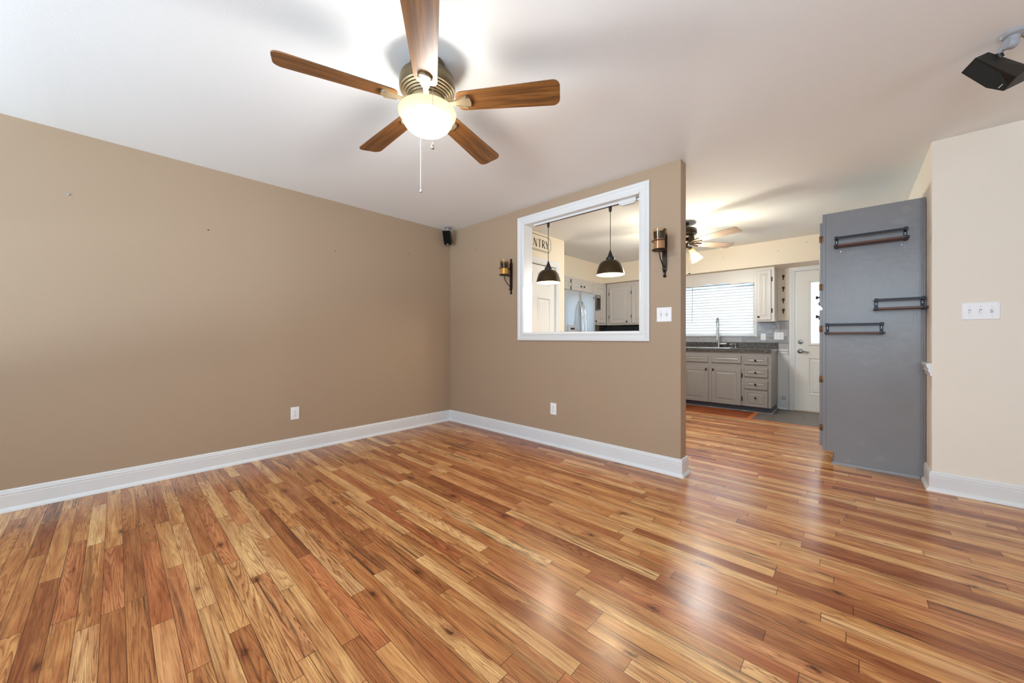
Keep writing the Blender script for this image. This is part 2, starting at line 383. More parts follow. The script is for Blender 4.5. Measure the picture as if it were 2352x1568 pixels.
class MB:
    """collects shapes in world coordinates; build() links them as ONE mesh object"""
    def __init__(s):
        s.v = []; s.f = []; s.sm = []; s.mi = []; s.cur = 0

    def add(s, vs, fs, smooth=False):
        k = len(s.v); s.v += [tuple(map(float, p)) for p in vs]
        for f in fs:
            s.f.append([i + k for i in f]); s.sm.append(smooth); s.mi.append(s.cur)
        return s

    def box(s, x0, x1, y0, y1, z0, z1, bev=0.0):
        if x0 > x1: x0, x1 = x1, x0
        if y0 > y1: y0, y1 = y1, y0
        if z0 > z1: z0, z1 = z1, z0
        if bev <= 0:
            v = [(x, y, z) for z in (z0, z1) for y in (y0, y1) for x in (x0, x1)]
            return s.add(v, [(0, 2, 3, 1), (4, 5, 7, 6), (0, 1, 5, 4), (2, 6, 7, 3), (0, 4, 6, 2), (1, 3, 7, 5)])
        bm = bmesh.new(); bmesh.ops.create_cube(bm, size=1)
        for q in bm.verts:
            q.co = ((x0 + x1) / 2 + q.co.x * (x1 - x0), (y0 + y1) / 2 + q.co.y * (y1 - y0), (z0 + z1) / 2 + q.co.z * (z1 - z0))
        bmesh.ops.bevel(bm, geom=bm.edges[:], offset=bev, segments=2, profile=0.5, affect='EDGES')
        bm.verts.index_update()
        s.add([q.co[:] for q in bm.verts], [[q.index for q in f.verts] for f in bm.faces]); bm.free()
        return s

    def prism(s, pts, fn, t0, t1, smooth=False):
        """2D outline pts (a,b) extruded between t0 and t1, mapped through fn(a,b,t)"""
        n = len(pts)
        v = [fn(a, b, t0) for a, b in pts] + [fn(a, b, t1) for a, b in pts]
        f = [list(range(n))[::-1], [n + i for i in range(n)]]
        s.add(v, f)
        k = len(s.v) - 2 * n
        for i in range(n):
            j = (i + 1) % n
            s.f.append([k + i, k + j, k + n + j, k + n + i]); s.sm.append(smooth); s.mi.append(s.cur)
        return s

    def lathe(s, prof, c=(0, 0, 0), seg=40, rot=None, closed=False):
        """profile (r,z) turned about Z through c; rot = Matrix applied before moving to c"""
        n = len(prof); v = []; f = []
        for i in range(seg):
            a = 2 * PI * i / seg
            for r, z in prof:
                q = Vector((r * math.cos(a), r * math.sin(a), z))
                if rot: q = rot @ q
                v.append((q.x + c[0], q.y + c[1], q.z + c[2]))
        m = n if closed else n - 1
        for i in range(seg):
            j = (i + 1) % seg
            for p in range(m):
                q = (p + 1) % n
                f.append([i * n + p, j * n + p, j * n + q, i * n + q])
        s.add(v, f, True)
        return s

    def tube(s, path, r, seg=10, cap=True, flat=None):
        pts = [Vector(p) for p in path]; n = len(pts); rs = r if isinstance(r, (list, tuple)) else [r] * n
        v = []; f = []; up = None
        for i, p in enumerate(pts):
            d = (pts[min(i + 1, n - 1)] - pts[max(i - 1, 0)]).normalized()
            if up is None:
                up = Vector((0, 0, 1)) if abs(d.z) < 0.9 else Vector((1, 0, 0))
            x = d.cross(up).normalized(); up = x.cross(d).normalized()
            for k in range(seg):
                a = 2 * PI * k / seg
                q = p + (x * math.cos(a) + up * math.sin(a) * (flat or 1.0)) * rs[i]
                v.append(q[:])
        for i in range(n - 1):
            for k in range(seg):
                l = (k + 1) % seg
                f.append([i * seg + k, i * seg + l, (i + 1) * seg + l, (i + 1) * seg + k])
        s.add(v, f, True)
        if cap:
            b = len(s.v) - n * seg
            s.f.append([b + k for k in range(seg)][::-1]); s.sm.append(False); s.mi.append(s.cur)
            s.f.append([b + (n - 1) * seg + k for k in range(seg)]); s.sm.append(False); s.mi.append(s.cur)
        return s

    def ball(s, c, r, seg=16, sz=1.0):
        prof = [(r * math.sin(PI * i / 10), -r * sz * math.cos(PI * i / 10)) for i in range(11)]
        return s.lathe(prof, c, seg)

    def build(s, name, mat, parent=None, kind=None, base=None, ang=0.6):
        me = bpy.data.meshes.new(name)
        if parent is not None:
            o0 = Vector(ORIG[parent.name])
        elif base is not None:
            o0 = Vector(base)
        elif kind == 'structure':
            o0 = Vector((0, 0, 0))
        else:
            xs, ys, zs = zip(*s.v); o0 = Vector(((min(xs) + max(xs)) / 2, (min(ys) + max(ys)) / 2, min(zs)))
        me.from_pydata([(p[0] - o0.x, p[1] - o0.y, p[2] - o0.z) for p in s.v], [], s.f)
        if any(s.mi): me.polygons.foreach_set('material_index', s.mi)
        bm = bmesh.new(); bm.from_mesh(me)
        bmesh.ops.remove_doubles(bm, verts=bm.verts[:], dist=1e-6)
        bmesh.ops.recalc_face_normals(bm, faces=bm.faces[:])
        bm.to_mesh(me); bm.free()
        for m in (mat if isinstance(mat, (list, tuple)) else [mat]): me.materials.append(m)
        o = bpy.data.objects.new(name, me); COL.objects.link(o)
        if any(s.sm):
            for p in me.polygons: p.use_smooth = True
            me.set_sharp_from_angle(angle=ang)
        if parent is not None:
            o.parent = parent
        else:
            o.location = o0
        ORIG[o.name] = tuple(o0)
        if kind: o['kind'] = kind
        return o


def thing(name, label, cat, loc, group=None):
    o = bpy.data.objects.new(name, None); COL.objects.link(o); o.location = loc; o.empty_display_size = 0.05
    ORIG[o.name] = tuple(loc); return tag(o, label, cat, group)


def tag(o, label, cat, group=None):
    o['label'] = label; o['category'] = cat
    if group: o['group'] = group
    return o


def note(o, label):
    o['label'] = label; return o


def FR(o, n):
    """local frame on a vertical face with outward normal n: (a to the right seen from outside, b up, c outward) -> world"""
    o = Vector(o); n = Vector(n); u = Vector((0, 0, 1)).cross(n)
    return lambda a, b, c: (o + u * a + Vector((0, 0, 1)) * b + n * c)[:]


def fbox(mb, fr, a0, a1, b0, b1, c0, c1, ch=0.0):
    """box in a face frame; ch chamfers the front edge"""
    if ch <= 0:
        v = [fr(a, b, c) for c in (c0, c1) for b in (b0, b1) for a in (a0, a1)]
        mb.add(v, [(0, 2, 3, 1), (4, 5, 7, 6), (0, 1, 5, 4), (2, 6, 7, 3), (0, 4, 6, 2), (1, 3, 7, 5)])
    else:
        rings = [(0, c0), (0, c1 - ch), (ch, c1)]
        v = []
        for i, c in rings:
            v += [fr(a0 + i, b0 + i, c), fr(a1 - i, b0 + i, c), fr(a1 - i, b1 - i, c), fr(a0 + i, b1 - i, c)]
        f = [(3, 2, 1, 0), (8, 9, 10, 11)]
        for r in range(2):
            for k in range(4):
                l = (k + 1) % 4; f.append((r * 4 + k, r * 4 + l, r * 4 + 4 + l, r * 4 + 4 + k))
        mb.add(v, f)
    return mb


RAISED = [(0, 0), (0.004, -0.006), (0.012, -0.006), (0.034, -0.001), (0.036, -0.001)]
RAISED_S = [(0, 0), (0.003, -0.005), (0.008, -0.005), (0.020, -0.001), (0.022, -0.001)]
MOULD = [(0, 0), (0.006, 0.004), (0.012, -0.003), (0.020, -0.008), (0.034, -0.008), (0.050, -0.002), (0.052, -0.002)]


def panel_slab(mb, fr, w, h, t, panels, prof, ch=0.004):
    """a door or drawer front w x h, thickness t, with panels pressed into its face (frame origin at its lower left)"""
    A = sorted({0 + ch, w - ch, *[p[0] for p in panels], *[p[1] for p in panels]})
    B = sorted({0 + ch, h - ch, *[p[2] for p in panels], *[p[3] for p in panels]})
    for i in range(len(A) - 1):
        for j in range(len(B) - 1):
            am, bm_ = (A[i] + A[i + 1]) / 2, (B[j] + B[j + 1]) / 2
            if any(p[0] < am < p[1] and p[2] < bm_ < p[3] for p in panels): continue
            mb.add([fr(A[i], B[j], t), fr(A[i + 1], B[j], t), fr(A[i + 1], B[j + 1], t), fr(A[i], B[j + 1], t)], [(0, 1, 2, 3)])
    v = []
    for i, c in ((0, 0), (0, t - ch), (ch, t)):
        v += [fr(i, i, c), fr(w - i, i, c), fr(w - i, h - i, c), fr(i, h - i, c)]
    f = [(3, 2, 1, 0)]
    for r in range(2):
        for k in range(4):
            l = (k + 1) % 4; f.append((r * 4 + k, r * 4 + l, r * 4 + 4 + l, r * 4 + 4 + k))
    mb.add(v, f)
    for a0, a1, b0, b1 in panels:
        v = []; f = []
        for i, d in prof:
            v += [fr(a0 + i, b0 + i, t + d), fr(a1 - i, b0 + i, t + d), fr(a1 - i, b1 - i, t + d), fr(a0 + i, b1 - i, t + d)]
        n = len(prof)
        for r in range(n - 1):
            for k in range(4):
                l = (k + 1) % 4; f.append((r * 4 + k, r * 4 + l, r * 4 + 4 + l, r * 4 + 4 + k))
        e = (n - 1) * 4; f.append((e, e + 1, e + 2, e + 3))
        mb.add(v, f)
    return mb


def ndir(n):
    """rotation taking +Z to n"""
    return Vector((0, 0, 1)).rotation_difference(Vector(n)).to_matrix()


def knob(parent, p, n, mat=None, r=0.015):
    mb = MB(); mb.lathe([(0, 0), (r * .5, 0), (r * .42, r * .7), (r * .9, r * 1.0), (r, r * 1.35), (r * .75, r * 1.75), (0, r * 1.85)], p, 20, ndir(n))
    return mb.build('knob', mat or M['hinge'], parent)


def wall_hole(mb, axis, p0, p1, a0, a1, z0, z1, holes):
    """slab wall; axis 'X' = runs along X (thickness p0..p1 in Y), 'Y' = runs along Y (thickness in X)"""
    A = sorted({a0, a1, *[h[0] for h in holes], *[h[1] for h in holes]})
    Z = sorted({z0, z1, *[h[2] for h in holes], *[h[3] for h in holes]})
    for i in range(len(A) - 1):
        for j in range(len(Z) - 1):
            am, zm = (A[i] + A[i + 1]) / 2, (Z[j] + Z[j + 1]) / 2
            if any(h[0] < am < h[1] and h[2] < zm < h[3] for h in holes): continue
            if axis == 'X': mb.box(A[i], A[i + 1], p0, p1, Z[j], Z[j + 1])
            else: mb.box(p0, p1, A[i], A[i + 1], Z[j], Z[j + 1])
    return mb


def swept(mb, path, prof, right=True):
    """moulding: profile (d out of the wall, z) carried along a floor polyline with mitred corners; d points to the right of travel"""
    pts = [Vector((p[0], p[1])) for p in path]; n = len(pts); rows = []
    for i, p in enumerate(pts):
        d0 = (p - pts[i - 1]).normalized() if i else None
        d1 = (pts[i + 1] - p).normalized() if i < n - 1 else None
        n0 = Vector((d0.y, -d0.x)) if d0 is not None else None
        n1 = Vector((d1.y, -d1.x)) if d1 is not None else None
        if n0 is None: m = n1
        elif n1 is None: m = n0
        else:
            m = (n0 + n1); m = m / max(1e-6, m.dot(n0))
        if not right: m = -m
        rows.append([(p.x + m.x * d, p.y + m.y * d, z) for d, z in prof])
    k = len(prof); v = [q for r in rows for q in r]; f = []
    for i in range(n - 1):
        for j in range(k):
            l = (j + 1) % k
            f.append([i * k + j, i * k + l, (i + 1) * k + l, (i + 1) * k + j])
    f.append(list(range(k))); f.append([(n - 1) * k + j for j in range(k)][::-1])
    mb.add(v, f)
    return mb


# ------------------------------------------------------------------ the room
H = 2.44
T = 0.12
XE = 2.856          # free end of the partition
YR = 0.937          # plane of the wall with the triple switch
XR = 4.232          # kitchen right wall
YF = 3.83           # kitchen far wall
XS, YRE = 7.1, -4.65

MB().box(-0.3, XS + .2, YRE - .2, 2.66, -0.06, 0).build('floor', M['floor'], kind='structure')
MB().box(-0.3, 2.80, 2.715, YF + .2, -0.06, 0).build('floor_inlay', M['inlay'], kind='structure')
MB().box(2.855, XR + .1, 2.715, YF + .2, -0.06, 0).build('floor_tile', M['tile'], kind='structure')
MB().box(-0.3, XR + .1, 2.66, 2.715, -0.06, 0.001).box(2.80, 2.855, 2.715, YF, -0.06, 0.001).build('trim_1', M['border'], kind='structure')
MB().box(-0.3, XS + .2, YRE - .2, YF + .3, H, H + .1).build('ceiling', M['ceiling'], kind='structure')

MB().box(-0.12, 0, YRE - .12, 0, 0, H).build('wall_left', M['brown_wall'], kind='structure')
HOLE = (1.264, 2.537, 1.119, 2.267)
b = MB(); wall_hole(b, 'X', 0, T, -0.12, XE, 0, H, [HOLE]); b.build('wall_back', M['brown_wall'], kind='structure')
MB().box(XR, XS, YR, YR + .12, 0, H).box(XR, XR + .12, YR + .12, YF, 0, H).build('wall_right', M['cream_wall'], kind='structure')
b = MB(); wall_hole(b, 'Y', XS, XS + .12, YRE, YR + .12, 0, H, [(-3.7, -0.9, 0.6, 2.25)]); b.build('wall_side', M['cream_wall'], kind='structure')
b = MB(); wall_hole(b, 'X', YRE - .12, YRE, -0.12, XS + .12, 0, H, [(0.3, 2.9, 0.6, 2.25), (3.3, 5.3, 1.0, 2.36)]); b.build('wall_rear', M['cream_wall'], kind='structure')
# kitchen shell
DP = (0.315, 1.182)                                   # pantry door opening along Y
b = MB(); wall_hole(b, 'Y', 0.70, 0.82, T, 1.388, 0, H, [(DP[0], DP[1], 0, 2.035)]); b.box(0, 0.70, 1.29, 1.388, 0, H)
b.build('wall_pantry', M['kitchen_wall'], kind='structure')
MB().box(-0.12, 0, 0.12, YF, 0, H).build('wall_kitchen', M['kitchen_wall'], kind='structure')
WIN = (1.42, 2.70, 1.112, 2.02); DOOR = (3.212, 4.135, 0.0, 2.04)
b = MB(); wall_hole(b, 'X', YF, YF + .14, -0.12, XR + .12, 0, H, [WIN, DOOR]); b.build('wall_far', M['kitchen_wall'], kind='structure')
# dropped soffit above the cabinets
MB().box(0, 0.335, 1.388, 3.375, 2.095, H).box(0, XR, 3.375, YF, 2.095, H).build('trim_2', M['kitchen_wall'], kind='structure')

# baseboards
BASE = [(0, 0), (0.030, 0), (0.030, 0.004), (0.026, 0.014), (0.018, 0.022), (0.015, 0.026), (0.015, 0.098), (0.0135, 0.101), (0.0135, 0.104),
        (0.015, 0.107), (0.014, 0.116), (0.011, 0.121), (0.012, 0.125), (0.009, 0.131), (0.004, 0.135), (0, 0.135)]
b = MB(); swept(b, [(0, YRE), (0, 0), (XE, 0), (XE, T), (0.82, T)], BASE); b.build('baseboard_left', M['trim'], kind='structure')
b = MB(); swept(b, [(XR, 1.186), (XR, YR), (XS, YR), (XS, YRE)], BASE); b.build('baseboard_right', M['trim'], kind='structure')
b = MB(); swept(b, [(XS, YRE), (0, YRE)], BASE); b.build('baseboard_rear', M['trim'], kind='structure')
b = MB(); swept(b, [(3.02, YF), (3.132, YF)], BASE); b.build('baseboard_far', M['trim'], kind='structure')
RAIL = [(0, 0.80), (0.008, 0.80), (0.010, 0.822), (0.018, 0.832), (0.016, 0.850), (0.024, 0.862), (0.028, 0.880), (0.022, 0.888), (0, 0.888)]
b = MB(); swept(b, [(XR, 1.186), (XR, YR + .002)], RAIL); b.build('trim_3', M['trim'], kind='structure')
b = MB(); swept(b, [(3.012, YF), (3.134, YF)], RAIL); b.build('trim_4', M['trim'], kind='structure')


# pass-through frame (casing on both faces, lined jamb)
def casing_ring(mb, fr, a0, a1, b0, b1, w, prof, sides='LRTB'):
    """mitred picture-frame casing round an opening; prof = (inset from opening edge 0..w, thickness)"""
    n = len(prof)
    def ring(i, t):
        return [fr(a0 - i, b0 - i, t), fr(a1 + i, b0 - i, t), fr(a1 + i, b1 + i, t), fr(a0 - i, b1 + i, t)]
    idx = {'B': (0, 1), 'R': (1, 2), 'T': (2, 3), 'L': (3, 0)}
    for sname in sides:
        k, l = idx[sname]; v = []; f = []
        for i, t in prof:
            r = ring(i, t); v += [r[k], r[l]]
        for q in range(n - 1): f.append((q * 2, q * 2 + 1, q * 2 + 3, q * 2 + 2))
        mb.add(v, f)


CAS = [(0, 0), (0, 0.010), (0.006, 0.014), (0.020, 0.015), (0.026, 0.012), (0.050, 0.014), (0.056, 0.019), (0.074, 0.020), (0.080, 0.017), (0.080, 0)]
b = MB(); fr = FR((0, 0, 0), (0, -1, 0))
casing_ring(b, fr, HOLE[0], HOLE[1], HOLE[2], HOLE[3], .08, CAS)
fr2 = FR((0, T, 0), (0, 1, 0)); casing_ring(b, fr2, -HOLE[1], -HOLE[0], HOLE[2], HOLE[3], .08, CAS)
e = 0.006
for (x0, x1, z0, z1) in ((HOLE[0] - .001, HOLE[0] + e, HOLE[2], HOLE[3]), (HOLE[1] - e, HOLE[1] + .001, HOLE[2], HOLE[3]),
                         (HOLE[0], HOLE[1], HOLE[2] - .001, HOLE[2] + e), (HOLE[0], HOLE[1], HOLE[3] - e, HOLE[3] + .001)):
    b.box(x0, x1, -0.010, T + .010, z0, z1)
b.build('trim_5', M['trim'], kind='structure')


# living room windows behind and beside the camera
def window(name, fr, a0, a1, b0, b1, mull, depth=0.12):
    b = MB(); casing_ring(b, fr, a0, a1, b0, b1, .08, CAS)
    g = 0.045
    for m in [a0 + g / 2] + mull + [a1 - g / 2]: fbox(b, fr, m - g / 2, m + g / 2, b0, b1, -0.09, -0.04)
    for z in (b0 + g / 2, (b0 + b1) / 2, b1 - g / 2): fbox(b, fr, a0, a1, z - g / 2, z + g / 2, -0.09, -0.04)
    for (p, q, s_, t) in ((a0 - .001, a0 + .008, b0, b1), (a1 - .008, a1 + .001, b0, b1), (a0, a1, b0 - .001, b0 + .008), (a0, a1, b1 - .008, b1 + .001)):
        fbox(b, fr, p, q, s_, t, -depth, 0.008)
    o = b.build(name, M['trim'], kind='structure')
    p = MB(); fbox(p, fr, a0 + .01, a1 - .01, b0 + .01, b1 - .01, -0.068, -0.064); po = p.build('pane', M['pane'], o)
    return o


window('window_1', FR((0, YRE, 0), (0, 1, 0)), -2.9, -0.3, 0.6, 2.25, [-2.03, -1.17])
window('window_2', FR((0, YRE, 0), (0, 1, 0)), -5.3, -3.3, 1.0, 2.36, [-4.3])
window('window_3', FR((XS, 0, 0), (-1, 0, 0)), 0.9, 3.7, 0.6, 2.25, [1.83, 2.77])

# kitchen window
fr = FR((0, YF, 0), (0, -1, 0))
b = MB(); CASK = [(0, 0), (0, 0.012), (0.008, 0.018), (0.045, 0.020), (0.045, 0)]
casing_ring(b, fr, WIN[0], WIN[1], WIN[2], WIN[3], .045, CASK, 'LRT')
fbox(b, fr, WIN[0] - .05, WIN[1] + .05, WIN[2] - .028, WIN[2], -0.03, 0.030, 0.004)
g = 0.05
for m in (WIN[0] + g / 2, WIN[1] - g / 2): fbox(b, fr, m - g / 2, m + g / 2, WIN[2], WIN[3], -0.12, -0.08)
for z in (WIN[2] + g / 2, WIN[3] - g / 2): fbox(b, fr, WIN[0], WIN[1], z - g / 2, z + g / 2, -0.12, -0.08)
for (p, q, s_, t) in ((WIN[0] - .001, WIN[0] + .006, WIN[2], WIN[3]), (WIN[1] - .006, WIN[1] + .001, WIN[2], WIN[3]), (WIN[0], WIN[1], WIN[3] - .006, WIN[3] + .001)):
    fbox(b, fr, p, q, s_, t, -0.14, 0.01)
wk = b.build('window_4', M['trim'], kind='structure')
b = MB(); fbox(b, fr, WIN[0] + .01, WIN[1] - .01, WIN[2] + .01, WIN[3] - .01, -0.104, -0.100); b.build('pane', M['pane'], wk)

# back door of the kitchen: casing and jamb are setting; the door leaf with glass, lever and bolt
fr = FR((0, YF, 0), (0, -1, 0))
b = MB(); CASD = [(0, 0), (0, 0.010), (0.010, 0.016), (0.030, 0.018), (0.036, 0.022), (0.062, 0.024), (0.070, 0.018), (0.070, 0)]
casing_ring(b, fr, DOOR[0], DOOR[1], -0.08, DOOR[3], .07, CASD, 'LRT')
for (p, q, s_, t) in ((DOOR[0] - .001, DOOR[0] + .008, 0, DOOR[3]), (DOOR[1] - .008, DOOR[1] + .001, 0, DOOR[3]), (DOOR[0], DOOR[1], DOOR[3] - .006, DOOR[3] + .001)):
    fbox(b, fr, p, q, s_, t, -0.14, 0.008)
b.build('trim_6', M['trim'], kind='structure')
b = MB(); fbox(b, fr, DOOR[0], DOOR[1], 0, 0.014, -0.14, 0.02, 0.004); b.build('trim_7', flat('pale_threshold', (226, 208, 188), 0.5), kind='structure')
dx0, dw = 3.224, 0.898
dfr = FR((dx0, YF + .045, 0.018), (0, -1, 0))
b = MB()
GL = (0.165, dw - .165, 0.965, 1.845)
for (p, q, s_, t) in ((0, GL[0], 0.9, 2.012), (GL[1], dw, 0.9, 2.012), (GL[0], GL[1], GL[3], 2.012), (GL[0], GL[1], 0.9, GL[2])):
    fbox(b, dfr, p, q, s_, t, 0, 0.042)
panel_slab(b, dfr, dw, 0.9, 0.042, [(0.145, dw / 2 - .04, 0.225, 0.76), (dw / 2 + .04, dw - .145, 0.225, 0.76)], MOULD, 0.0005)
dl = b.build('door_1', M['door_white'], kind='structure')
b = MB(); fr3 = lambda a, b_, c: dfr(a, b_, c + 0.042)
casing_ring(b, fr3, GL[0], GL[1], GL[2], GL[3], .03, [(-0.004, -0.02), (-0.004, 0.006), (0.004, 0.011), (0.022, 0.012), (0.030, 0.006), (0.030, 0)])
b.build('glass_frame', M['door_white'], dl)
b = MB(); fbox(b, dfr, GL[0], GL[1], GL[2], GL[3], 0.006, 0.010); fbox(b, dfr, GL[0], GL[1], GL[2], GL[3], 0.032, 0.035); b.build('pane', M['pane'], dl)
b = MB(); z = GL[2] + .008
while z < GL[3] - .01:
    zz = z
    b.add([dfr(GL[0], zz + .0055, 0.018), dfr(GL[1], zz + .0055, 0.018), dfr(GL[1], zz - .0045, 0.024), dfr(GL[0], zz - .0045, 0.024)], [(0, 1, 2, 3)]); z += 0.0105
b.build('mini_blind', M['blind'], dl)
pn = (0, -1, 0)
b = MB(); b.lathe([(0, 0), (0.031, 0), (0.031, 0.006), (0.026, 0.012), (0.012, 0.013), (0, 0.013)], (3.276, YF + .003, 1.005), 28, ndir(pn)); b.box(3.262, 3.290, YF - .026, YF - .008, 1.001, 1.009, .002)
b.build('deadbolt', M['dark_chrome'], dl)
b = MB(); b.lathe([(0, 0), (0.033, 0), (0.033, 0.005), (0.026, 0.012), (0.011, 0.014), (0.010, 0.045), (0, 0.046)], (3.272, YF + .003, 0.868), 28, ndir(pn))
b.tube([(3.272, YF - .040, 0.868), (3.300, YF - .047, 0.868), (3.335, YF - .046, 0.862), (3.362, YF - .043, 0.856), (3.378, YF - .040, 0.862)], [0.010, 0.009, 0.0075, 0.006, 0.004], 10)
b.build('lever_handle', M['dark_chrome'], dl)

# pantry door
fr = FR((0.82, 0, 0), (1, 0, 0))
b = MB(); casing_ring(b, fr, DP[0], DP[1], -0.08, 2.035, .07, CASD, 'LRT')
for (p, q, s_, t) in ((DP[0] - .001, DP[0] + .006, 0, 2.035), (DP[1] - .006, DP[1] + .001, 0, 2.035), (DP[0], DP[1], 2.029, 2.036)):
    fbox(b, fr, p, q, s_, t, -0.12, 0.006)
b.build('trim_8', M['trim'], kind='structure')
pw = DP[1] - DP[0] - .018
pfr = FR((0.772, DP[0] + .009, 0.01), (1, 0, 0))
b = MB(); c0, c1, c2, c3 = 0.105, pw / 2 - .05, pw / 2 + .05, pw - .105
panel_slab(b, pfr, pw, 2.012, 0.036, [(u, v, s_, t) for u, v in ((c0, c1), (c2, c3)) for s_, t in ((0.21, 0.83), (0.95, 1.585), (1.755, 1.915))], MOULD, 0.002)
b.build('door_2', M['door_white'], kind='structure')

# tile backsplashes on the far wall
b = MB(); b.box(1.37, 3.138, YF - .008, YF, 0.985, WIN[2] - .028).box(WIN[1] + .046, 3.138, YF - .008, YF, 1.08, 1.322).box(3.011, 3.138, YF - .008, YF, 0.888, 0.99)
b.build('trim_9', M['splash'], kind='structure')
MB().box(3.006, 3.140, YF - .003, YF, 0, 0.80).build('trim_11', M['trim'], kind='structure')
MB().box(0.0, 1.37, YF - .008, YF, 0.905, 1.34).build('trim_10', M['splash_shaded'], kind='structure')


# ------------------------------------------------------------------ ceiling fan in the living room
def blade_outline(r0, r1, w0, w1, tip=0.05, root=0.03):
    pts = []
    for i in range(7):                                  # outer end, rounded corners
        a = -PI / 2 + i / 6 * PI / 2
        pts.append((r1 - tip + tip * math.cos(a), -w1 / 2 + tip + tip * math.sin(a)))
    for i in range(7):
        a = i / 6 * PI / 2
        pts.append((r1 - tip + tip * math.cos(a), w1 / 2 - tip + tip * math.sin(a)))
    for i in range(5):
        a = PI / 2 + i / 4 * PI / 2
        pts.append((r0 + root + root * math.cos(a), w0 / 2 - root + root * math.sin(a)))
    for i in range(5):
        a = PI + i / 4 * PI / 2
        pts.append((r0 + root + root * math.cos(a), -w0 / 2 + root + root * math.sin(a)))
    return pts


def blade_fn(c, ang, pitch):
    ca, sa, cp, sp = math.cos(ang), math.sin(ang), math.cos(pitch), math.sin(pitch)
    def fn(a, b, t):
        y = b * cp - t * sp; z = b * sp + t * cp
        return (c[0] + a * ca - y * sa, c[1] + a * sa + y * ca, c[2] + z)
    return fn


def add_blade(fan, c, ang, pitch, outline, th, mat):
    """blade with its own origin and axes so the grain runs along it"""
    me = bpy.data.meshes.new('blade'); n = len(outline)
    v = [(a, b, -th / 2) for a, b in outline] + [(a, b, th / 2) for a, b in outline]
    f = [list(range(n))[::-1], list(range(n, 2 * n))] + [[i, (i + 1) % n, n + (i + 1) % n, n + i] for i in range(n)]
    me.from_pydata(v, [], f); me.materials.append(mat)
    o = bpy.data.objects.new('blade', me); COL.objects.link(o); o.parent = fan
    o.location = Vector(c) - Vector(ORIG[fan.name])
    o.rotation_euler = (pitch, 0, ang); ORIG[o.name] = tuple(c)
    return o


FC = Vector((2.253, -1.881, 0)); fz = 2.243
fan = thing('ceiling_fan', 'large ceiling fan with walnut brown blades and a lit bowl over the empty living room', 'ceiling fan', (FC.x, FC.y, H))
b = MB(); b.lathe([(0, H), (0.085, H), (0.088, H - .012), (0.080, H - .04), (0.086, 2.392), (0.112, 2.385), (0.132, 2.365), (0.137, 2.345), (0.137, 2.318), (0.134, 2.308), (0.10, 2.306), (0, 2.306)], (FC.x, FC.y, 0), 56)
b.build('motor_housing', M['fan_bronze'], fan)
b = MB()
rr = [(0.134, 2.306), (0.124, 2.297), (0.114, 2.288), (0.104, 2.279), (0.094, 2.270)]
for r, z in rr: b.lathe([(r - .012, z), (r, z), (r + .001, z - .0025), (r - .002, z - .006), (r - .012, z - .006)], (FC.x, FC.y, 0), 56)
b.build('vent_rings', M['fan_light_metal'], fan)
b = MB(); b.lathe([(0, 2.306), (0.122, 2.306), (0.084, 2.262), (0, 2.262)], (FC.x, FC.y, 0), 48); b.build('vent_core', M['fan_groove'], fan)
b = MB(); b.lathe([(0, 2.264), (0.084, 2.264), (0.088, 2.258), (0.088, 2.238), (0.080, 2.232), (0.060, 2.231), (0.062, 2.212), (0.070, 2.206), (0.070, 2.200), (0, 2.2)], (FC.x, FC.y, 0), 48)
b.build('light_fitter', M['fan_light_metal'], fan)
for k in range(5):
    a = math.radians(34.95 + 72 * k); pitch = math.radians(-12)
    c = (FC.x, FC.y, fz)
    bl = add_blade(fan, c, a, pitch, blade_outline(0.150, 0.660, 0.108, 0.142, 0.035, 0.035), 0.006, M['fan_wood'])
    fn = blade_fn(c, a, pitch); fn0 = blade_fn((FC.x, FC.y, 2.243), a, 0)
    ib = MB()
    # flared iron: arm from the motor, then a ribbed fan-shaped plate under the blade
    ib.prism([(0.075, -0.013), (0.135, -0.011), (0.150, -0.016), (0.205, -0.034), (0.222, -0.020), (0.226, 0), (0.222, 0.020), (0.205, 0.034), (0.150, 0.016), (0.135, 0.011), (0.075, 0.013)], fn, -0.013, -0.0032)
    for s_ in (-1, 1): ib.prism([(0.148, s_ * 0.010), (0.205, s_ * 0.024), (0.205, s_ * 0.033), (0.148, s_ * 0.016)], fn, -0.017, -0.012)
    ib.prism([(0.060, -0.012), (0.110, -0.012), (0.110, 0.012), (0.060, 0.012)], fn0, -0.006, 0.006)
    ib.build('blade_iron', M['fan_light_metal'], fan)
b = MB(); bp = [(0.0, 2.214), (0.062, 2.214), (0.118, 2.212), (0.138, 2.206), (0.1425, 2.196), (0.140, 2.184), (0.131, 2.172), (0.127, 2.164), (0.122, 2.150), (0.110, 2.131), (0.090, 2.113), (0.062, 2.101), (0.030, 2.0955), (0, 2.095)]
b.lathe(bp, (FC.x, FC.y, 0), 64); note(b.build('light_bowl', M['bowl'], fan), 'glowing cream frosted glass bowl')
bulb_light('fan_bowl_bulbs', (FC.x, FC.y, 2.150), 54.0, (0.96, 0.98, 1.0), 0.095)


def chain(fan, x, y, z0, z1, mat, r=0.0013, pull=0.026):
    b = MB(); z = z0
    n = int((z0 - z1) / 0.0052)
    for i in range(n): b.lathe([(0.0004, 0.0), (0.0012, 0.0012), (0.0015, 0.0026), (0.0012, 0.0040), (0.0004, 0.0052)], (x, y, z0 - (i + 1) * 0.0052), 6)
    o = b.build('pull_chain', M['chrome'], fan)
    p = MB(); p.lathe([(0, z1 + .002), (0.0025, z1), (0.0045, z1 - pull * .35), (0.0085, z1 - pull * .75), (0.0070, z1 - pull * .95), (0, z1 - pull)], (x, y, 0), 16)
    p.build('pull_pendant', mat, o)


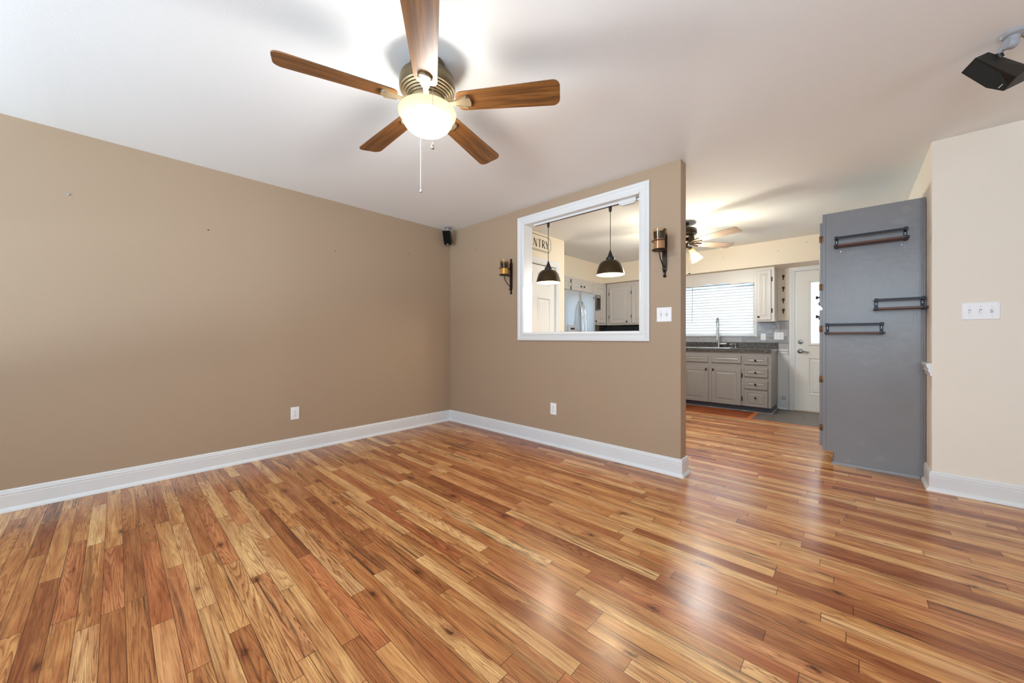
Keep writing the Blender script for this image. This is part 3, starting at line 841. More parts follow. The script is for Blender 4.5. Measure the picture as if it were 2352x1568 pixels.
vd = Vector((-math.sin(math.radians(42.773)), math.cos(math.radians(42.773)), 0)); vr = Vector((vd.y, -vd.x, 0))
p = FC - vd * 0.150 + vr * 0.0585; chain(fan, p.x, p.y, 2.225, 1.966, M['steel'])
p = FC + vd * 0.095 - vr * 0.059; chain(fan, p.x, p.y, 2.205, 1.863, M['chrome'])

# ------------------------------------------------------------------ kitchen ceiling fan with three amber shades
KC = Vector((2.335, 1.70, 0))
kf = thing('ceiling_fan', 'smaller dark bronze ceiling fan with weathered grey blades and amber shades in the kitchen', 'ceiling fan', (KC.x, KC.y, H))
b = MB(); b.lathe([(0, H), (0.065, H), (0.062, H - .02), (0.030, H - .034), (0.034, 2.400), (0.040, 2.390), (0.038, 2.374), (0.020, 2.366), (0, 2.366)], (KC.x, KC.y, 0), 32); b.build('canopy', M['kfan_bronze'], kf)
b = MB(); b.lathe([(0, 2.372), (0.128, 2.368), (0.143, 2.358), (0.146, 2.340), (0.146, 2.312), (0.138, 2.300), (0.118, 2.296), (0.112, 2.262), (0.095, 2.252), (0, 2.25)], (KC.x, KC.y, 0), 48); b.build('motor_housing', M['kfan_bronze'], kf)
b = MB(); b.lathe([(0, 2.255), (0.062, 2.252), (0.066, 2.214), (0.050, 2.196), (0.048, 2.158), (0.058, 2.150), (0.058, 2.132), (0.030, 2.118), (0, 2.116)], (KC.x, KC.y, 0), 36); b.build('switch_housing', M['kfan_bronze'], kf)
for k in range(5):
    a = math.radians(42.773 - 61.17 + 72 * k); c = (KC.x, KC.y, 2.205); pitch = math.radians(-13)
    add_blade(kf, c, a, pitch, blade_outline(0.165, 0.655, 0.105, 0.135, 0.018, 0.03), 0.006, M['grey_fan_wood'])
    fn = blade_fn(c, a, pitch); ib = MB()
    for s_ in (-1, 1): ib.prism([(0.085, s_ * .004), (0.130, s_ * .004), (0.165, s_ * .018), (0.215, s_ * .022), (0.215, s_ * .040), (0.160, s_ * .036), (0.120, s_ * .016), (0.085, s_ * .016)], fn, -0.014, -0.0032)
    ib.prism([(0.075, -.016), (0.13, -.016), (0.13, .016), (0.075, .016)], blade_fn((KC.x, KC.y, 2.205), a, 0), 0.0, 0.05)
    ib.build('blade_iron', M['kfan_bronze'], kf)
for k, wa in enumerate((42.773 - 28, 42.773 + 92, 42.773 + 212)):
    a = math.radians(wa); d = Vector((math.cos(a), math.sin(a), 0)); tilt = math.radians(28)
    ax = (d * math.sin(tilt) - Vector((0, 0, 1)) * math.cos(tilt)).normalized(); R_ = ndir(ax)
    s0 = Vector((KC.x, KC.y, 2.150)) + d * 0.062
    b = MB(); b.tube([(KC.x + d.x * .04, KC.y + d.y * .04, 2.142), (s0 - ax * .005)[:], (s0 + ax * .012)[:]], 0.009, 8)
    b.lathe([(0, 0.0), (0.020, 0.0), (0.023, 0.012), (0.023, 0.040), (0, 0.040)], s0, 20, R_); b.build('lamp_holder', M['kfan_bronze'], kf)
    b = MB(); b.lathe([(0.024, 0.030), (0.030, 0.055), (0.044, 0.110), (0.060, 0.165), (0.067, 0.188), (0.065, 0.188), (0.058, 0.165), (0.042, 0.110), (0.028, 0.055), (0.022, 0.030)], s0, 28, R_)
    note(b.build('lamp_shade', M['amber_glass'], kf), 'flared amber glass shade')
    b = MB(); b.lathe([(0, 0.045), (0.011, 0.05), (0.013, 0.07), (0.021, 0.100), (0.024, 0.118), (0.018, 0.136), (0, 0.143)], s0, 18, R_); b.build('bulb', M['bulb'], kf)
    q = s0 + ax * 0.160; bulb_light('kitchen_fan_bulb', q, 26.0, (0.83, 0.93, 1.0), 0.055)
p = KC - vd * 0.05 + vr * 0.045
b = MB(); b.tube([(p.x, p.y, 2.14), (p.x, p.y, 1.845)], 0.0018, 6); pc = b.build('pull_chain', M['chrome'], kf)
b = MB(); b.ball((p.x, p.y, 1.836), 0.016, 14, 0.6); b.build('pull_knob', M['kfan_bronze'], pc)


# ------------------------------------------------------------------ loudspeakers hung from the ceiling
def hull(mb, pts):
    bm = bmesh.new()
    for q in pts: bm.verts.new(q)
    bmesh.ops.convex_hull(bm, input=bm.verts[:]); bm.verts.index_update()
    keep = [v for v in bm.verts if v.link_faces]
    ix = {v: i for i, v in enumerate(keep)}
    mb.add([v.co[:] for v in keep], [[ix[v] for v in f.verts] for f in bm.faces]); bm.free()
    return mb


# near one, at the right edge of the ceiling, tipped forward
P = {k: Vector(v) for k, v in dict(TL=(4.2032, -.1955, 2.338), TR=(4.2367, -.253, 2.3594), F=(4.3196, -.2079, 2.2744), BR=(4.3625, -.1978, 2.2401),
     G=(4.3454, -.1729, 2.2325), BL=(4.3365, -.1426, 2.2157), D=(4.2862, -.1477, 2.2509), bTL=(4.2823, -.1438, 2.3618), bTR=(4.2849, -.1923, 2.3958),
     bBR=(4.4096, -.1528, 2.2888), bBL=(4.4021, -.0987, 2.2536)).items()}
nf = Vector((-.45, -.53, -.72)).normalized()
sp = thing('loudspeaker', 'black loudspeaker on a grey bracket under the ceiling, above the triple light switch', 'loudspeaker', (4.351, -0.205, H))
b = MB(); hull(b, [P[k] for k in ('TL', 'TR', 'BR', 'BL', 'D', 'bTL', 'bTR', 'bBR', 'bBL')]); b.build('speaker_cabinet', M['speaker_black'], sp)
cen = (P['TL'] + P['TR'] + P['F'] + P['G'] + P['BL'] + P['D']) / 6
def inset(v, k=0.95): return cen + (v - cen) * k
b = MB(); ring = [inset(P[k]) for k in ('TL', 'TR', 'F', 'G', 'BL', 'D')]; n = len(ring)
b.add([(q - nf * .002)[:] for q in ring] + [(q + nf * .0035)[:] for q in ring], [list(range(n, 2 * n))] + [[i, (i + 1) % n, n + (i + 1) % n, n + i] for i in range(n)])
b.build('speaker_grille', M['grille'], sp)
b = MB(); tri = [P['F'] * .9 + P['G'] * .05 + P['BR'] * .05, P['BR'] * .9 + P['F'] * .05 + P['G'] * .05, P['G'] * .9 + P['F'] * .05 + P['BR'] * .05]
b.add([(q - nf * .002)[:] for q in tri] + [(q + nf * .0012)[:] for q in tri], [(3, 4, 5), (0, 1, 4, 3), (1, 2, 5, 4), (2, 0, 3, 5)]); b.build('end_cap', M['void'], sp)
l0, l1 = Vector((4.3214, -.1545, 2.2339)), Vector((4.3303, -.1694, 2.2394)); lu = (l1 - l0); ln = nf.cross(lu.normalized())
b = MB()
for i, (s0, s1, hh) in enumerate(((0, .20, .0021), (.25, .42, .0019), (.47, .66, .0020), (.71, .84, .0018), (.88, 1.0, .0021))):
    q = [l0 + lu * s0 - ln * hh, l0 + lu * s1 - ln * hh, l0 + lu * s1 + ln * hh, l0 + lu * s0 + ln * hh]
    b.add([(v + nf * .0032)[:] for v in q] + [(v + nf * .0046)[:] for v in q], [(4, 5, 6, 7), (0, 1, 5, 4), (1, 2, 6, 5), (2, 3, 7, 6), (3, 0, 4, 7)])
b.build('badge', M['badge'], sp)
b = MB()
b.lathe([(0, 0), (0.044, 0), (0.044, -0.006), (0.038, -0.014), (0.020, -0.020), (0, -0.021)], (4.356, -0.205, H), 32)
b.tube([(4.352, -0.205, 2.425), (4.350, -0.206, 2.408), (4.346, -0.209, 2.394)], [0.022, 0.020, 0.020], 16)
b.lathe([(0, -.018), (0.020, -.018), (0.022, -.014), (0.022, .014), (0.020, .018), (0, .018)], (4.342, -0.211, 2.392), 28, ndir((0.8, 0.55, 0)))
b.tube([(4.342, -0.211, 2.390), (4.328, -0.203, 2.386), (4.312, -0.193, 2.379)], [0.016, 0.012, 0.010], 14)
b.build('mount_bracket', M['bracket_grey'], sp)
b = MB(); b.lathe([(0, 0), (0.012, 0), (0.012, 0.02), (0.009, 0.026), (0, 0.026)], (4.322, -0.178, 2.358), 20, ndir((-.35, -.35, .85))); b.build('ball_socket', M['speaker_black'], sp)
b = MB(); b.tube([(4.372, -0.196, 2.428), (4.385, -0.185, 2.412), (4.400, -0.170, 2.405), (4.418, -0.150, 2.408), (4.425, -0.145, 2.437)], 0.0022, 8); b.build('speaker_cable', M['fan_wood'], sp)

# far one, in the corner
sp2 = thing('loudspeaker', 'small black loudspeaker hanging in the corner where the two tan walls meet', 'loudspeaker', (0.157, -0.162, H))
o_ = Vector((0.125, -0.149, 2.306)); n_ = Vector((.36, -.84, -.41)).normalized(); up_ = Vector((.22, -.35, .91)); up_ = (up_ - n_ * up_.dot(n_)).normalized(); ri = up_.cross(n_) * -1
ri = n_.cross(up_) * -1
if ri.dot(vr) < 0: ri = -ri
def spq(a, c, t): return (o_ + ri * a + up_ * c + n_ * t)
b = MB(); hw, hl = .05, .09
fpts = [(-hw, -hl + .014), (-hw + .014, -hl), (hw - .014, -hl), (hw, -hl + .014), (hw, hl), (-hw, hl)]
hull(b, [spq(a, c, 0) for a, c in fpts] + [spq(a * .6, c * .72, -.075) for a, c in fpts]); b.build('speaker_cabinet', M['speaker_black'], sp2)
b = MB(); b.prism([(a * .95, c * .95) for a, c in fpts], lambda a, c, t: spq(a, c, t)[:], -.001, .004); b.build('speaker_grille', flat('black_cloth_grille', (8, 8, 8), .9, spec=.2), sp2)
b = MB()
for i in range(4): b.prism([(-.016 + i * .0085, -.079), (-.016 + i * .0085 + .0065, -.079), (-.016 + i * .0085 + .0065, -.072), (-.016 + i * .0085, -.072)], lambda a, c, t: spq(a, c, t)[:], .003, .0055)
b.build('badge', M['badge'], sp2)
b = MB(); b.lathe([(0, H), (0.046, H), (0.046, H - .006), (0.03, H - .014), (0, H - .016)], (0.135, -0.142, 0), 28)
b.tube([(0.135, -0.142, H - .01), (0.134, -0.142, 2.415), (0.130, -0.135, 2.395), (0.118, -0.118, 2.365)], [.014, .012, .011, .012], 12); b.build('mount_bracket', M['bracket_grey'], sp2)
b = MB(); b.tube([(0.105, -0.13, H - .002), (0.080, -0.115, 2.41), (0.062, -0.09, 2.37), (0.050, -0.075, 2.31), (0.058, -0.08, 2.25), (0.085, -0.09, 2.27)], 0.0016, 6); b.build('speaker_cable', M['void'], sp2)


# ------------------------------------------------------------------ wall sconces with candle cups
def sconce(x, label):
    s = thing('wall_sconce', label, 'sconce', (x, 0, 1.54), 'iron candle sconces on the partition')
    fr = FR((x, 0, 1.735), (0, -1, 0))
    b = MB(); prof = [(-.006, -.165), (-.017, -.125), (-.019, .140), (-.004, .172), (.004, .172), (.019, .140), (.017, -.125), (.006, -.165)]
    b.prism(prof, fr, 0.004, 0.011)
    for z in (-.180, .182): b.ball(fr(0, z, .008), .0125, 14)
    b.prism([(-.004, -.19), (.004, -.19), (.004, .19), (-.004, .19)], fr, 0.003, 0.010); b.build('back_plate', M['sconce_iron'], s)
    b = MB(); c = fr(0, 0.004, .115)
    b.lathe([(0, -.004), (.050, -.004), (.056, 0.002), (.055, .005), (.049, .001), (0, .001)], c, 32); b.build('dish', M['sconce_iron'], s)
    b = MB(); cr = fr(0, 0.075, .115)
    b.tube([(cr[0] + .054 * math.cos(2 * PI * i / 32), cr[1] + .054 * math.sin(2 * PI * i / 32), cr[2]) for i in range(33)], .0032, 8)
    b.tube([fr(0, .075, .009), fr(0, .075, .062)], .0034, 8); b.build('holding_ring', M['sconce_iron'], s)
    b = MB(); b.tube([fr(0, 0.0, .115), fr(0, -.022, .112), fr(0, -.060, .092), fr(0, -.092, .055), fr(0, -.112, .010)], .0042, 8)
    b.tube([fr(0, 0.0, .008), fr(0, 0.0, .07)], .004, 8); b.build('scroll_arm', M['sconce_iron'], s)
    b = MB(); b.tube([fr(0, -.132, .010), fr(0, -.146, .022), fr(0, -.150, .032), fr(0, -.142, .040), fr(0, -.130, .039)], .0035, 8); b.build('hook', M['sconce_iron'], s)
    return c


def cup(c, label, clabel, wax, film, wax_h, film_z):
    g = thing('candle_glass', label, 'candle glass', (c[0], c[1], c[2] + .0015), 'glass cups on the sconces')
    z = c[2] + .0015
    b = MB(); b.lathe([(0, z), (.0430, z), (.0425, z + .08), (.0480, z + .158), (.0455, z + .158), (.0400, z + .08), (.0405, z + .004), (0, z + .004)], (c[0], c[1], 0), 40); b.build('cup', M['cup_glass'], g)
    z0, z1 = film_z
    rad = lambda q: .0399 + max(0, (q - .08)) / .078 * .0054
    b = MB(); b.lathe([(rad(z0) - .0006, z + z0), (rad(z1) - .0006, z + z1), (rad(z1) - .0010, z + z1), (rad(z0) - .0010, z + z0)], (c[0], c[1], 0), 36, closed=True); b.build('film', film, g)
    b = MB(); b.lathe([(0, z + .0045), (.0388, z + .0045), (.0388, z + wax_h), (.030, z + wax_h - .004), (0, z + wax_h - .006)], (c[0], c[1], 0), 32)
    b.tube([(c[0], c[1], z + wax_h - .008), (c[0] + .001, c[1], z + wax_h + .006)], .0014, 6)
    tag(b.build('candle', wax), clabel, 'candle')


c = sconce(1.084, 'iron wall sconce left of the white framed opening, holding a cup of yellow wax')
cup(c, 'glass cup with a smoky band above yellow wax, left of the framed opening', 'yellow candle in the glass cup left of the framed opening', M['wax_yellow'], M['smoke'], .075, (.078, .135))
c = sconce(2.737, 'iron wall sconce right of the white framed opening, above the double light switch')
cup(c, 'glass cup blackened with soot, above the double light switch', 'pinkish grey candle in the sooty glass above the double light switch', M['wax_pink'], M['soot'], .082, (.084, .138))


# ------------------------------------------------------------------ switches and outlets
def plate_base(mb, fr, w, h):
    mb2 = mb; fbox(mb2, fr, -w / 2, w / 2, -h / 2, h / 2, 0, .006, .004)


def screws(t, fr, pts):
    for a, b_ in pts:
        s = MB(); p = fr(a, b_, .0055); n = Vector(fr(0, 0, 1)) - Vector(fr(0, 0, 0)); s.lathe([(0, 0), (.0034, 0), (.0030, .0012), (0, .0016)], p, 12, ndir(n)); s.build('screw', M['screw'], t)


def switch(o, n, gangs, label, ups):
    fr = FR(o, n); t = thing('light_switch', label, 'light switch', o); w = .070 + .046 * (gangs - 1); h = .1145
    b = MB(); plate_base(b, fr, w, h); b.build('cover_plate', M['plate'], t)
    for g in range(gangs):
        a = (g - (gangs - 1) / 2) * .046
        b = MB(); fbox(b, fr, a - .0055, a + .0055, -.0125, .0125, .0056, .0066); b.build('toggle_slot', M['bracket_grey'], t)
        b = MB(); s_ = 1 if ups[g] else -1
        b.prism([(.004, -.0095), (.018, s_ * .012 - .003), (.0185, s_ * .012 + .003), (.004, .0095)], lambda c_, z_, t_: fr(a + t_, z_, c_), -.0042, .0042); b.build('toggle', M['plate'], t)
        screws(t, fr, [(a, .030), (a, -.030)])
    return t


def outlet_face(t, fr, a, zc):
    b = MB(); pts = [(.0165 * math.cos(q), .0145 * math.sin(q)) for q in [2 * PI * i / 24 for i in range(24)]]
    pts = [(x, max(-.0125, min(.0125, y))) for x, y in pts]
    b.prism(pts, lambda x, y, c_: fr(a + x, zc + y, c_), .004, .0078); f = b.build('receptacle', M['plate'], t)
    b = MB(); fbox(b, fr, a - .0075, a - .0050, zc - .001, zc + .0075, .0070, .0081); fbox(b, fr, a + .0050, a + .0070, zc - .0005, zc + .0068, .0070, .0081)
    b.lathe([(0, 0), (.0026, 0), (.0026, .0011), (0, .0011)], fr(a, zc - .0065, .0070), 12, ndir(Vector(fr(0, 0, 1)) - Vector(fr(0, 0, 0)))); b.build('slots', M['slot'], f)


def outlet(o, n, label, w=.0715, h=.116):
    fr = FR(o, n); t = thing('wall_outlet', label, 'outlet', o); b = MB(); plate_base(b, fr, w, h); b.build('cover_plate', M['plate'], t)
    outlet_face(t, fr, 0, .0197); outlet_face(t, fr, 0, -.0197); screws(t, fr, [(0, 0)])


switch((2.7305, 0, 1.2505), (0, -1, 0), 2, 'double white light switch on the tan wall, below the right sconce', (False, True))
switch((4.444, YR, 1.245), (0, -1, 0), 3, 'triple white light switch on the cream wall at the right', (False, False, True))
outlet((0, -1.8085, .362), (1, 0, 0), 'white wall outlet low on the long left wall')
outlet((1.651, 0, .363), (0, -1, 0), 'white wall outlet below the white framed opening')
outlet((2.8245, YF - .008, 1.078), (0, -1, 0), 'white outlet over the kitchen counter, beside the switch plate', .067, .104)
fr = FR((3.020, YF - .008, 1.0905), (0, -1, 0)); t = thing('combination_plate', 'wide white plate with a switch and an outlet, next to the kitchen door casing', 'switch plate', (3.020, YF - .008, 1.0905))
b = MB(); plate_base(b, fr, .118, .112); b.build('cover_plate', M['plate'], t)
b = MB(); fbox(b, fr, -.0315, -.0215, -.012, .012, .0055, .0066); fbox(b, fr, -.030, -.023, 0, .010, .0066, .015, .002); b.build('toggle', M['plate'], t)
outlet_face(t, fr, .0265, .0197); outlet_face(t, fr, .0265, -.0197); screws(t, fr, [(-.0265, .03), (-.0265, -.03), (.0265, 0)])

# nail heads and anchors left in the walls
NAILS = [((0, -3.16, 2.018), (1, 0, 0), 'bare plastic anchor high on the left wall, leftmost of the wall holes'), ((0, -2.439, 1.939), (1, 0, 0), 'tiny nail head on the left wall, second from the left'),
         ((0, -1.444, 1.942), (1, 0, 0), 'tiny nail head on the left wall, below the fan blade tips'), ((0, -.607, 2.05), (1, 0, 0), 'tiny nail head on the left wall nearest the corner loudspeaker'),
         ((.498, 0, 2.128), (0, -1, 0), 'tiny nail head high on the tan wall, between corner loudspeaker and left sconce'),
         ((2.07, 3.375, 2.375), (0, -1, 0), 'dark nail on the cream soffit nearest the kitchen fan lamp'), ((2.378, 3.375, 2.295), (0, -1, 0), 'dark nail on the cream soffit above the valance'),
         ((3.068, 3.375, 2.285), (0, -1, 0), 'dark nail on the cream soffit above the four star hooks'), ((3.378, 3.375, 2.352), (0, -1, 0), 'dark nail on the cream soffit over the kitchen door')]
for i, (p, n, lab) in enumerate(NAILS):
    r = .008 if i == 0 else .0045
    b = MB(); b.lathe([(0, 0), (r * .6, 0), (r * .6, .003), (r, .004), (r * .8, .0065), (0, .007)], p, 12, ndir(n))
    tag(b.build('wall_nail', M['bracket_grey'] if i == 0 else M['hinge']), lab, 'nail', 'nails left in the walls')

# ------------------------------------------------------------------ track with two pendant lamps in the opening
tr = thing('track_light', 'white ceiling track along the top of the framed opening', 'track', (1.90, .06, HOLE[3] - e))
zt = HOLE[3] - .006
b = MB(); b.box(1.362, 2.40, .043, .077, zt - .019, zt, .003); b.build('track_rail', M['trim'], tr)
b = MB(); b.box(1.372, 2.325, .054, .066, zt - .0205, zt - .0185); b.build('track_slot', M['slot'], tr)
b = MB(); b.box(2.325, 2.480, .038, .082, zt - .034, zt, .004); b.prism([(2.335, 0), (2.470, 0), (2.455, -.012), (2.350, -.012)], lambda a, c_, t_: (a, t_, zt - .033 + c_), .044, .076); b.build('power_feed', M['trim'], tr)
b = MB(); b.tube([(2.480, .06, zt - .016), (2.498, .06, zt - .020), (2.505, .06, zt - .010), (2.505, .06, zt)], .009, 10); b.build('conduit', M['chrome'], tr)


def pendant(x, label, power):
    y = .06; t = thing('pendant_lamp', label, 'pendant lamp', (x, y, 1.625), 'bronze pendants over the opening')
    b = MB(); b.lathe([(0, zt - .0212), (.013, zt - .0212), (.0145, zt - .027), (.0125, zt - .060), (.006, zt - .070), (0, zt - .070)], (x, y, 0), 20); b.build('track_adapter', M['void'], t)
    b = MB(); b.tube([(x, y, zt - .066), (x, y, 1.838)], .0030, 8); b.build('cord', M['void'], t)
    b = MB(); b.lathe([(0, 1.852), (.005, 1.850), (.010, 1.834), (.022, 1.800), (.030, 1.786), (.037, 1.782), (.038, 1.766), (.034, 1.757), (0, 1.757)], (x, y, 0), 32); b.build('shade_cap', M['void'], t)
    out = [(.028, 1.762), (.058, 1.757), (.082, 1.744), (.100, 1.718), (.112, 1.685), (.120, 1.655), (.124, 1.632), (.1255, 1.629)]
    b = MB(); b.lathe(out, (x, y, 0), 56); b.lathe([(.1255, 1.629), (.1235, 1.629)], (x, y, 0), 56)
    b.cur = 1; b.lathe([(r - .002, z - .0015) for r, z in out[:-1]][::-1], (x, y, 0), 56)
    b.build('lamp_shade', [M['pend_out'], M['pend_in']], t)
    b = MB(); b.lathe([(0, 1.755), (.012, 1.752), (.014, 1.735), (.026, 1.710), (.029, 1.692), (.022, 1.674), (0, 1.668)], (x, y, 0), 24); b.build('bulb', M['bulb'], t)
    bulb_light('pendant_bulb', (x, y, 1.655), power, WARM, .02)


pendant(1.542, 'bronze pendant lamp in front of the pantry door', 9.0)
pendant(2.234, 'bronze pendant lamp in front of the kitchen corner, nearest the power feed', 9.0)

# ------------------------------------------------------------------ lettering over the pantry door
sg = thing('wall_lettering', 'black outlined pantry lettering on the cream wall above the pantry door', 'sign', (.821, .78, 2.203))
sfr = FR((.820, 0, 0), (1, 0, 0))
b = MB()
def stroke(mb, p, q, w, t0=0.0002, t1=0.0014):
    p, q = Vector(p), Vector(q); d = (q - p).normalized(); n = Vector((-d.y, d.x)) * w / 2
    mb.prism([tuple(p - n), tuple(q - n), tuple(q + n), tuple(p + n)], sfr, t0, t1)
o8 = [(.540, 2.409), (1.020, 2.409), (1.069, 2.370), (1.069, 2.262), (1.020, 2.203), (.540, 2.203), (.491, 2.262), (.491, 2.370)]
for i in range(8): stroke(b, o8[i], o8[(i + 1) % 8], .006)
stroke(b, (.540, 2.219), (1.020, 2.219), .005)
b.build('border', M['ink'], sg)
b = MB(); zt_, zb_ = 2.355, 2.250; K, k_ = .017, .006
stroke(b, (.545, zb_), (.545, zt_), K)                                            # P
arc = [(.552 + .038 * math.cos(a), 2.325 + .0285 * math.sin(a)) for a in [PI / 2 - PI * i / 10 for i in range(11)]]
for i in range(10): stroke(b, arc[i], arc[i + 1], k_ if i in (0, 9) else .010)
stroke(b, (.612, zb_), (.640, zt_), k_); stroke(b, (.640, zt_), (.672, zb_), K); stroke(b, (.622, 2.282), (.660, 2.282), k_)      # A
stroke(b, (.709, zb_), (.709, zt_), k_); stroke(b, (.711, zt_), (.763, zb_), K); stroke(b, (.766, zb_), (.766, zt_), k_)          # N
stroke(b, (.786, zt_ - .003), (.862, zt_ - .003), k_); stroke(b, (.824, zb_), (.824, zt_), K)                                     # T
stroke(b, (.885, zb_), (.885, zt_), K)                                                                                            # R
arc = [(.892 + .038 * math.cos(a), 2.327 + .026 * math.sin(a)) for a in [PI / 2 - PI * i / 10 for i in range(11)]]
for i in range(10): stroke(b, arc[i], arc[i + 1], k_ if i in (0, 9) else .010)
stroke(b, (.900, 2.302), (.942, zb_), K)
stroke(b, (.958, zt_), (.987, 2.295), K); stroke(b, (1.014, zt_), (.990, 2.295), k_); stroke(b, (.988, zb_), (.988, 2.300), K)    # Y
b.build('letters', M['ink'], sg)

# ------------------------------------------------------------------ refrigerator
fx = .75
fg = thing('refrigerator', 'stainless steel french door refrigerator between the pantry wall and kitchen cabinets', 'refrigerator', (.38, 1.935, 0))
Y0, Y1, YM = 1.474, 2.396, 1.935
b = MB(); b.box(.02, .675, Y0 + .004, Y1 - .004, .03, 1.755, .004).box(.05, .655, Y0 + .03, Y1 - .03, 0, .035); b.build('body', flat('fridge_side_grey', (92, 94, 97), .4), fg)
def fdoor(y0, y1, z0, z1, nm='door'):
    b = MB(); n = 14; pts = []
    for i in range(n + 1):
        q = i / n; pts.append((y0 + (y1 - y0) * q, fx - .012 + .012 * math.sin(PI * min(1, max(0, q))) ** .5))
    out = [(y0, .680)] + pts + [(y1, .680)]
    b.prism(out, lambda y, x, z: (x, y, z), z0, z1, True)
    return b.build(nm, M['fridge'], fg)
dL = fdoor(Y0, YM - .004, .70, 1.775); dR = fdoor(YM + .004, Y1, .70, 1.775); dB = fdoor(Y0, Y1, .06, .69, 'freezer_drawer')
def bow(y, par):
    b = MB(); P_ = []
    for i in range(17):
        q = i / 16; P_.append((fx + .010 + .062 * math.sin(PI * q) ** .8, y, 1.612 - q * .80))
    b.tube(P_, .0125, 12, flat=.8); b.tube([(fx - .01, y, 1.612), (fx + .014, y, 1.612)], .011, 10); b.tube([(fx - .01, y, .812), (fx + .014, y, .812)], .011, 10)
    return b.build('handle', M['chrome'], par)
bow(YM - .048, dL); bow(YM + .048, dR)
b = MB(); b.tube([(fx + .05, Y0 + .1, .60), (fx + .055, YM, .60), (fx + .05, Y1 - .1, .60)], .012, 10); b.build('handle', M['chrome'], dB)
b = MB(); b.box(fx - .004, fx + .004, 1.585, 1.815, .86, 1.258, .003); b.box(fx + .002, fx + .005, 1.607, 1.793, .88, 1.10); b.build('water_dispenser', M['bracket_grey'], dL)
b = MB(); b.box(fx + .0035, fx + .0055, 1.650, 1.755, 1.186, 1.214); b.build('display', M['void'], dL)
b = MB(); b.box(fx - .010, fx - .0015, 2.322, 2.346, 1.690, 1.730, .001); b.build('badge', flat('dark_badge', (60, 62, 66), .3, .6), dR)


# ------------------------------------------------------------------ kitchen cabinets
def add_hinges(par, fr, pts, mat=None):
    for a, z in pts:
        b = MB(); fbox(b, fr, a - .006, a + .006, z - .028, z + .028, .0005, .006); b.tube([fr(a, z - .032, .006), fr(a, z + .032, .006)], .0045, 8); b.build('hinge', mat or M['hinge'], par)


def cab_door(t, fr, a0, a1, z0, z1, mat, pan=.052, prof=RAISED, knob_at=None, th=.019, hinges=None, nm='door', hm=None, kr=.015, clear=.0008):
    o = fr(a0, z0, clear); n = Vector(fr(0, 0, 1)) - Vector(fr(0, 0, 0)); dfr = FR(o, n)
    b = MB(); w, h = a1 - a0, z1 - z0
    panel_slab(b, dfr, w, h, th, [(pan, w - pan, pan, h - pan)], prof, .005)
    d = b.build(nm, mat, t)
    if knob_at: knob(d, fr(knob_at[0], knob_at[1], th + clear), n, r=kr)
    if hinges: add_hinges(d, fr, hinges, hm)
    return d


# over the fridge, on the left kitchen wall
LX = .340
lf = FR((LX, 0, 0), (1, 0, 0))
u = thing('wall_cabinet', 'short light grey double cabinet above the refrigerator', 'cabinet', (.17, 2.42, 1.80))
b = MB(); b.box(.002, LX, 1.80, 2.985, 1.845, 2.094); b.build('cabinet_body', M['light_cab'], u)
cab_door(u, lf, 2.285, 2.594, 1.872, 2.055, M['light_cab'], .045, RAISED_S, (2.551, 1.952), hinges=[(2.268, 2.025), (2.268, 1.906)])
cab_door(u, lf, 2.612, 2.945, 1.872, 2.055, M['light_cab'], .045, RAISED_S, (2.651, 1.955), hinges=[(2.962, 2.025), (2.962, 1.906)], hm=M['steel'])
cab_door(u, lf, 1.905, 2.235, 1.872, 2.055, M['light_cab'], .045, RAISED_S, None)
u = thing('wall_cabinet', 'tall narrow light grey cabinet right of the refrigerator, in the kitchen corner', 'cabinet', (.17, 3.23, 1.305))
b = MB(); b.box(.002, LX, 2.985, 3.495, 1.305, 2.094); b.build('cabinet_body', M['light_cab'], u)
cab_door(u, lf, 3.022, 3.440, 1.340, 2.045, M['light_cab'], .055, RAISED, (3.058, 1.37), hinges=[(3.450, 1.90), (3.450, 1.46)], hm=M['steel'])
# slim holder hung on that cabinet's door
hd = thing('wall_holder', 'slim black and silver holder mounted on the corner cabinet door beside the refrigerator', 'holder', (LX + .02, 3.085, 1.575))
b = MB(); x0 = LX + .0205
b.box(x0, x0 + .045, 3.015, 3.150, 1.585, 1.600).box(x0, x0 + .045, 3.015, 3.150, 1.775, 1.845, .003).box(x0, x0 + .010, 3.015, 3.150, 1.60, 1.78); b.build('back_shell', M['void'], hd)
b = MB(); b.box(x0, x0 + .052, 3.150, 3.160, 1.575, 1.848, .002).box(x0, x0 + .052, 3.005, 3.015, 1.575, 1.848, .002).box(x0, x0 + .052, 3.015, 3.150, 1.575, 1.584); b.build('silver_frame', M['steel'], hd)
b = MB(); b.box(x0 + .046, x0 + .048, 3.030, 3.138, 1.790, 1.835); b.build('panel', M['steel'], hd)
# along the far wall
ff = FR((0, 3.510, 0), (0, -1, 0))
u = thing('wall_cabinet', 'light grey double cabinet on the far wall, over the shaded tiles', 'cabinet', (.86, 3.67, 1.305))
b = MB(); b.box(.342, 1.375, 3.510, YF - .002, 1.305, 2.094); b.build('cabinet_body', M['light_cab'], u)
cab_door(u, ff, .404, .817, 1.333, 2.018, M['light_cab'], .055, RAISED, (.770, 1.366), hinges=[(.394, 1.90), (.394, 1.46)])
cab_door(u, ff, .851, 1.264, 1.333, 2.018, M['light_cab'], .055, RAISED, (1.225, 1.366), hinges=[(.841, 1.90), (.841, 1.46)])
u = thing('wall_cabinet', 'single light grey wall cabinet right of the kitchen window', 'cabinet', (2.88, 3.67, 1.302))
b = MB(); b.box(2.757, 3.003, 3.510, YF - .002, 1.302, 2.094); b.build('cabinet_body', M['light_cab'], u)
cab_door(u, ff, 2.792, 2.966, 1.325, 2.050, M['light_cab'], .040, RAISED, (2.815, 1.372), hinges=[(2.975, 1.915), (2.975, 1.46)])
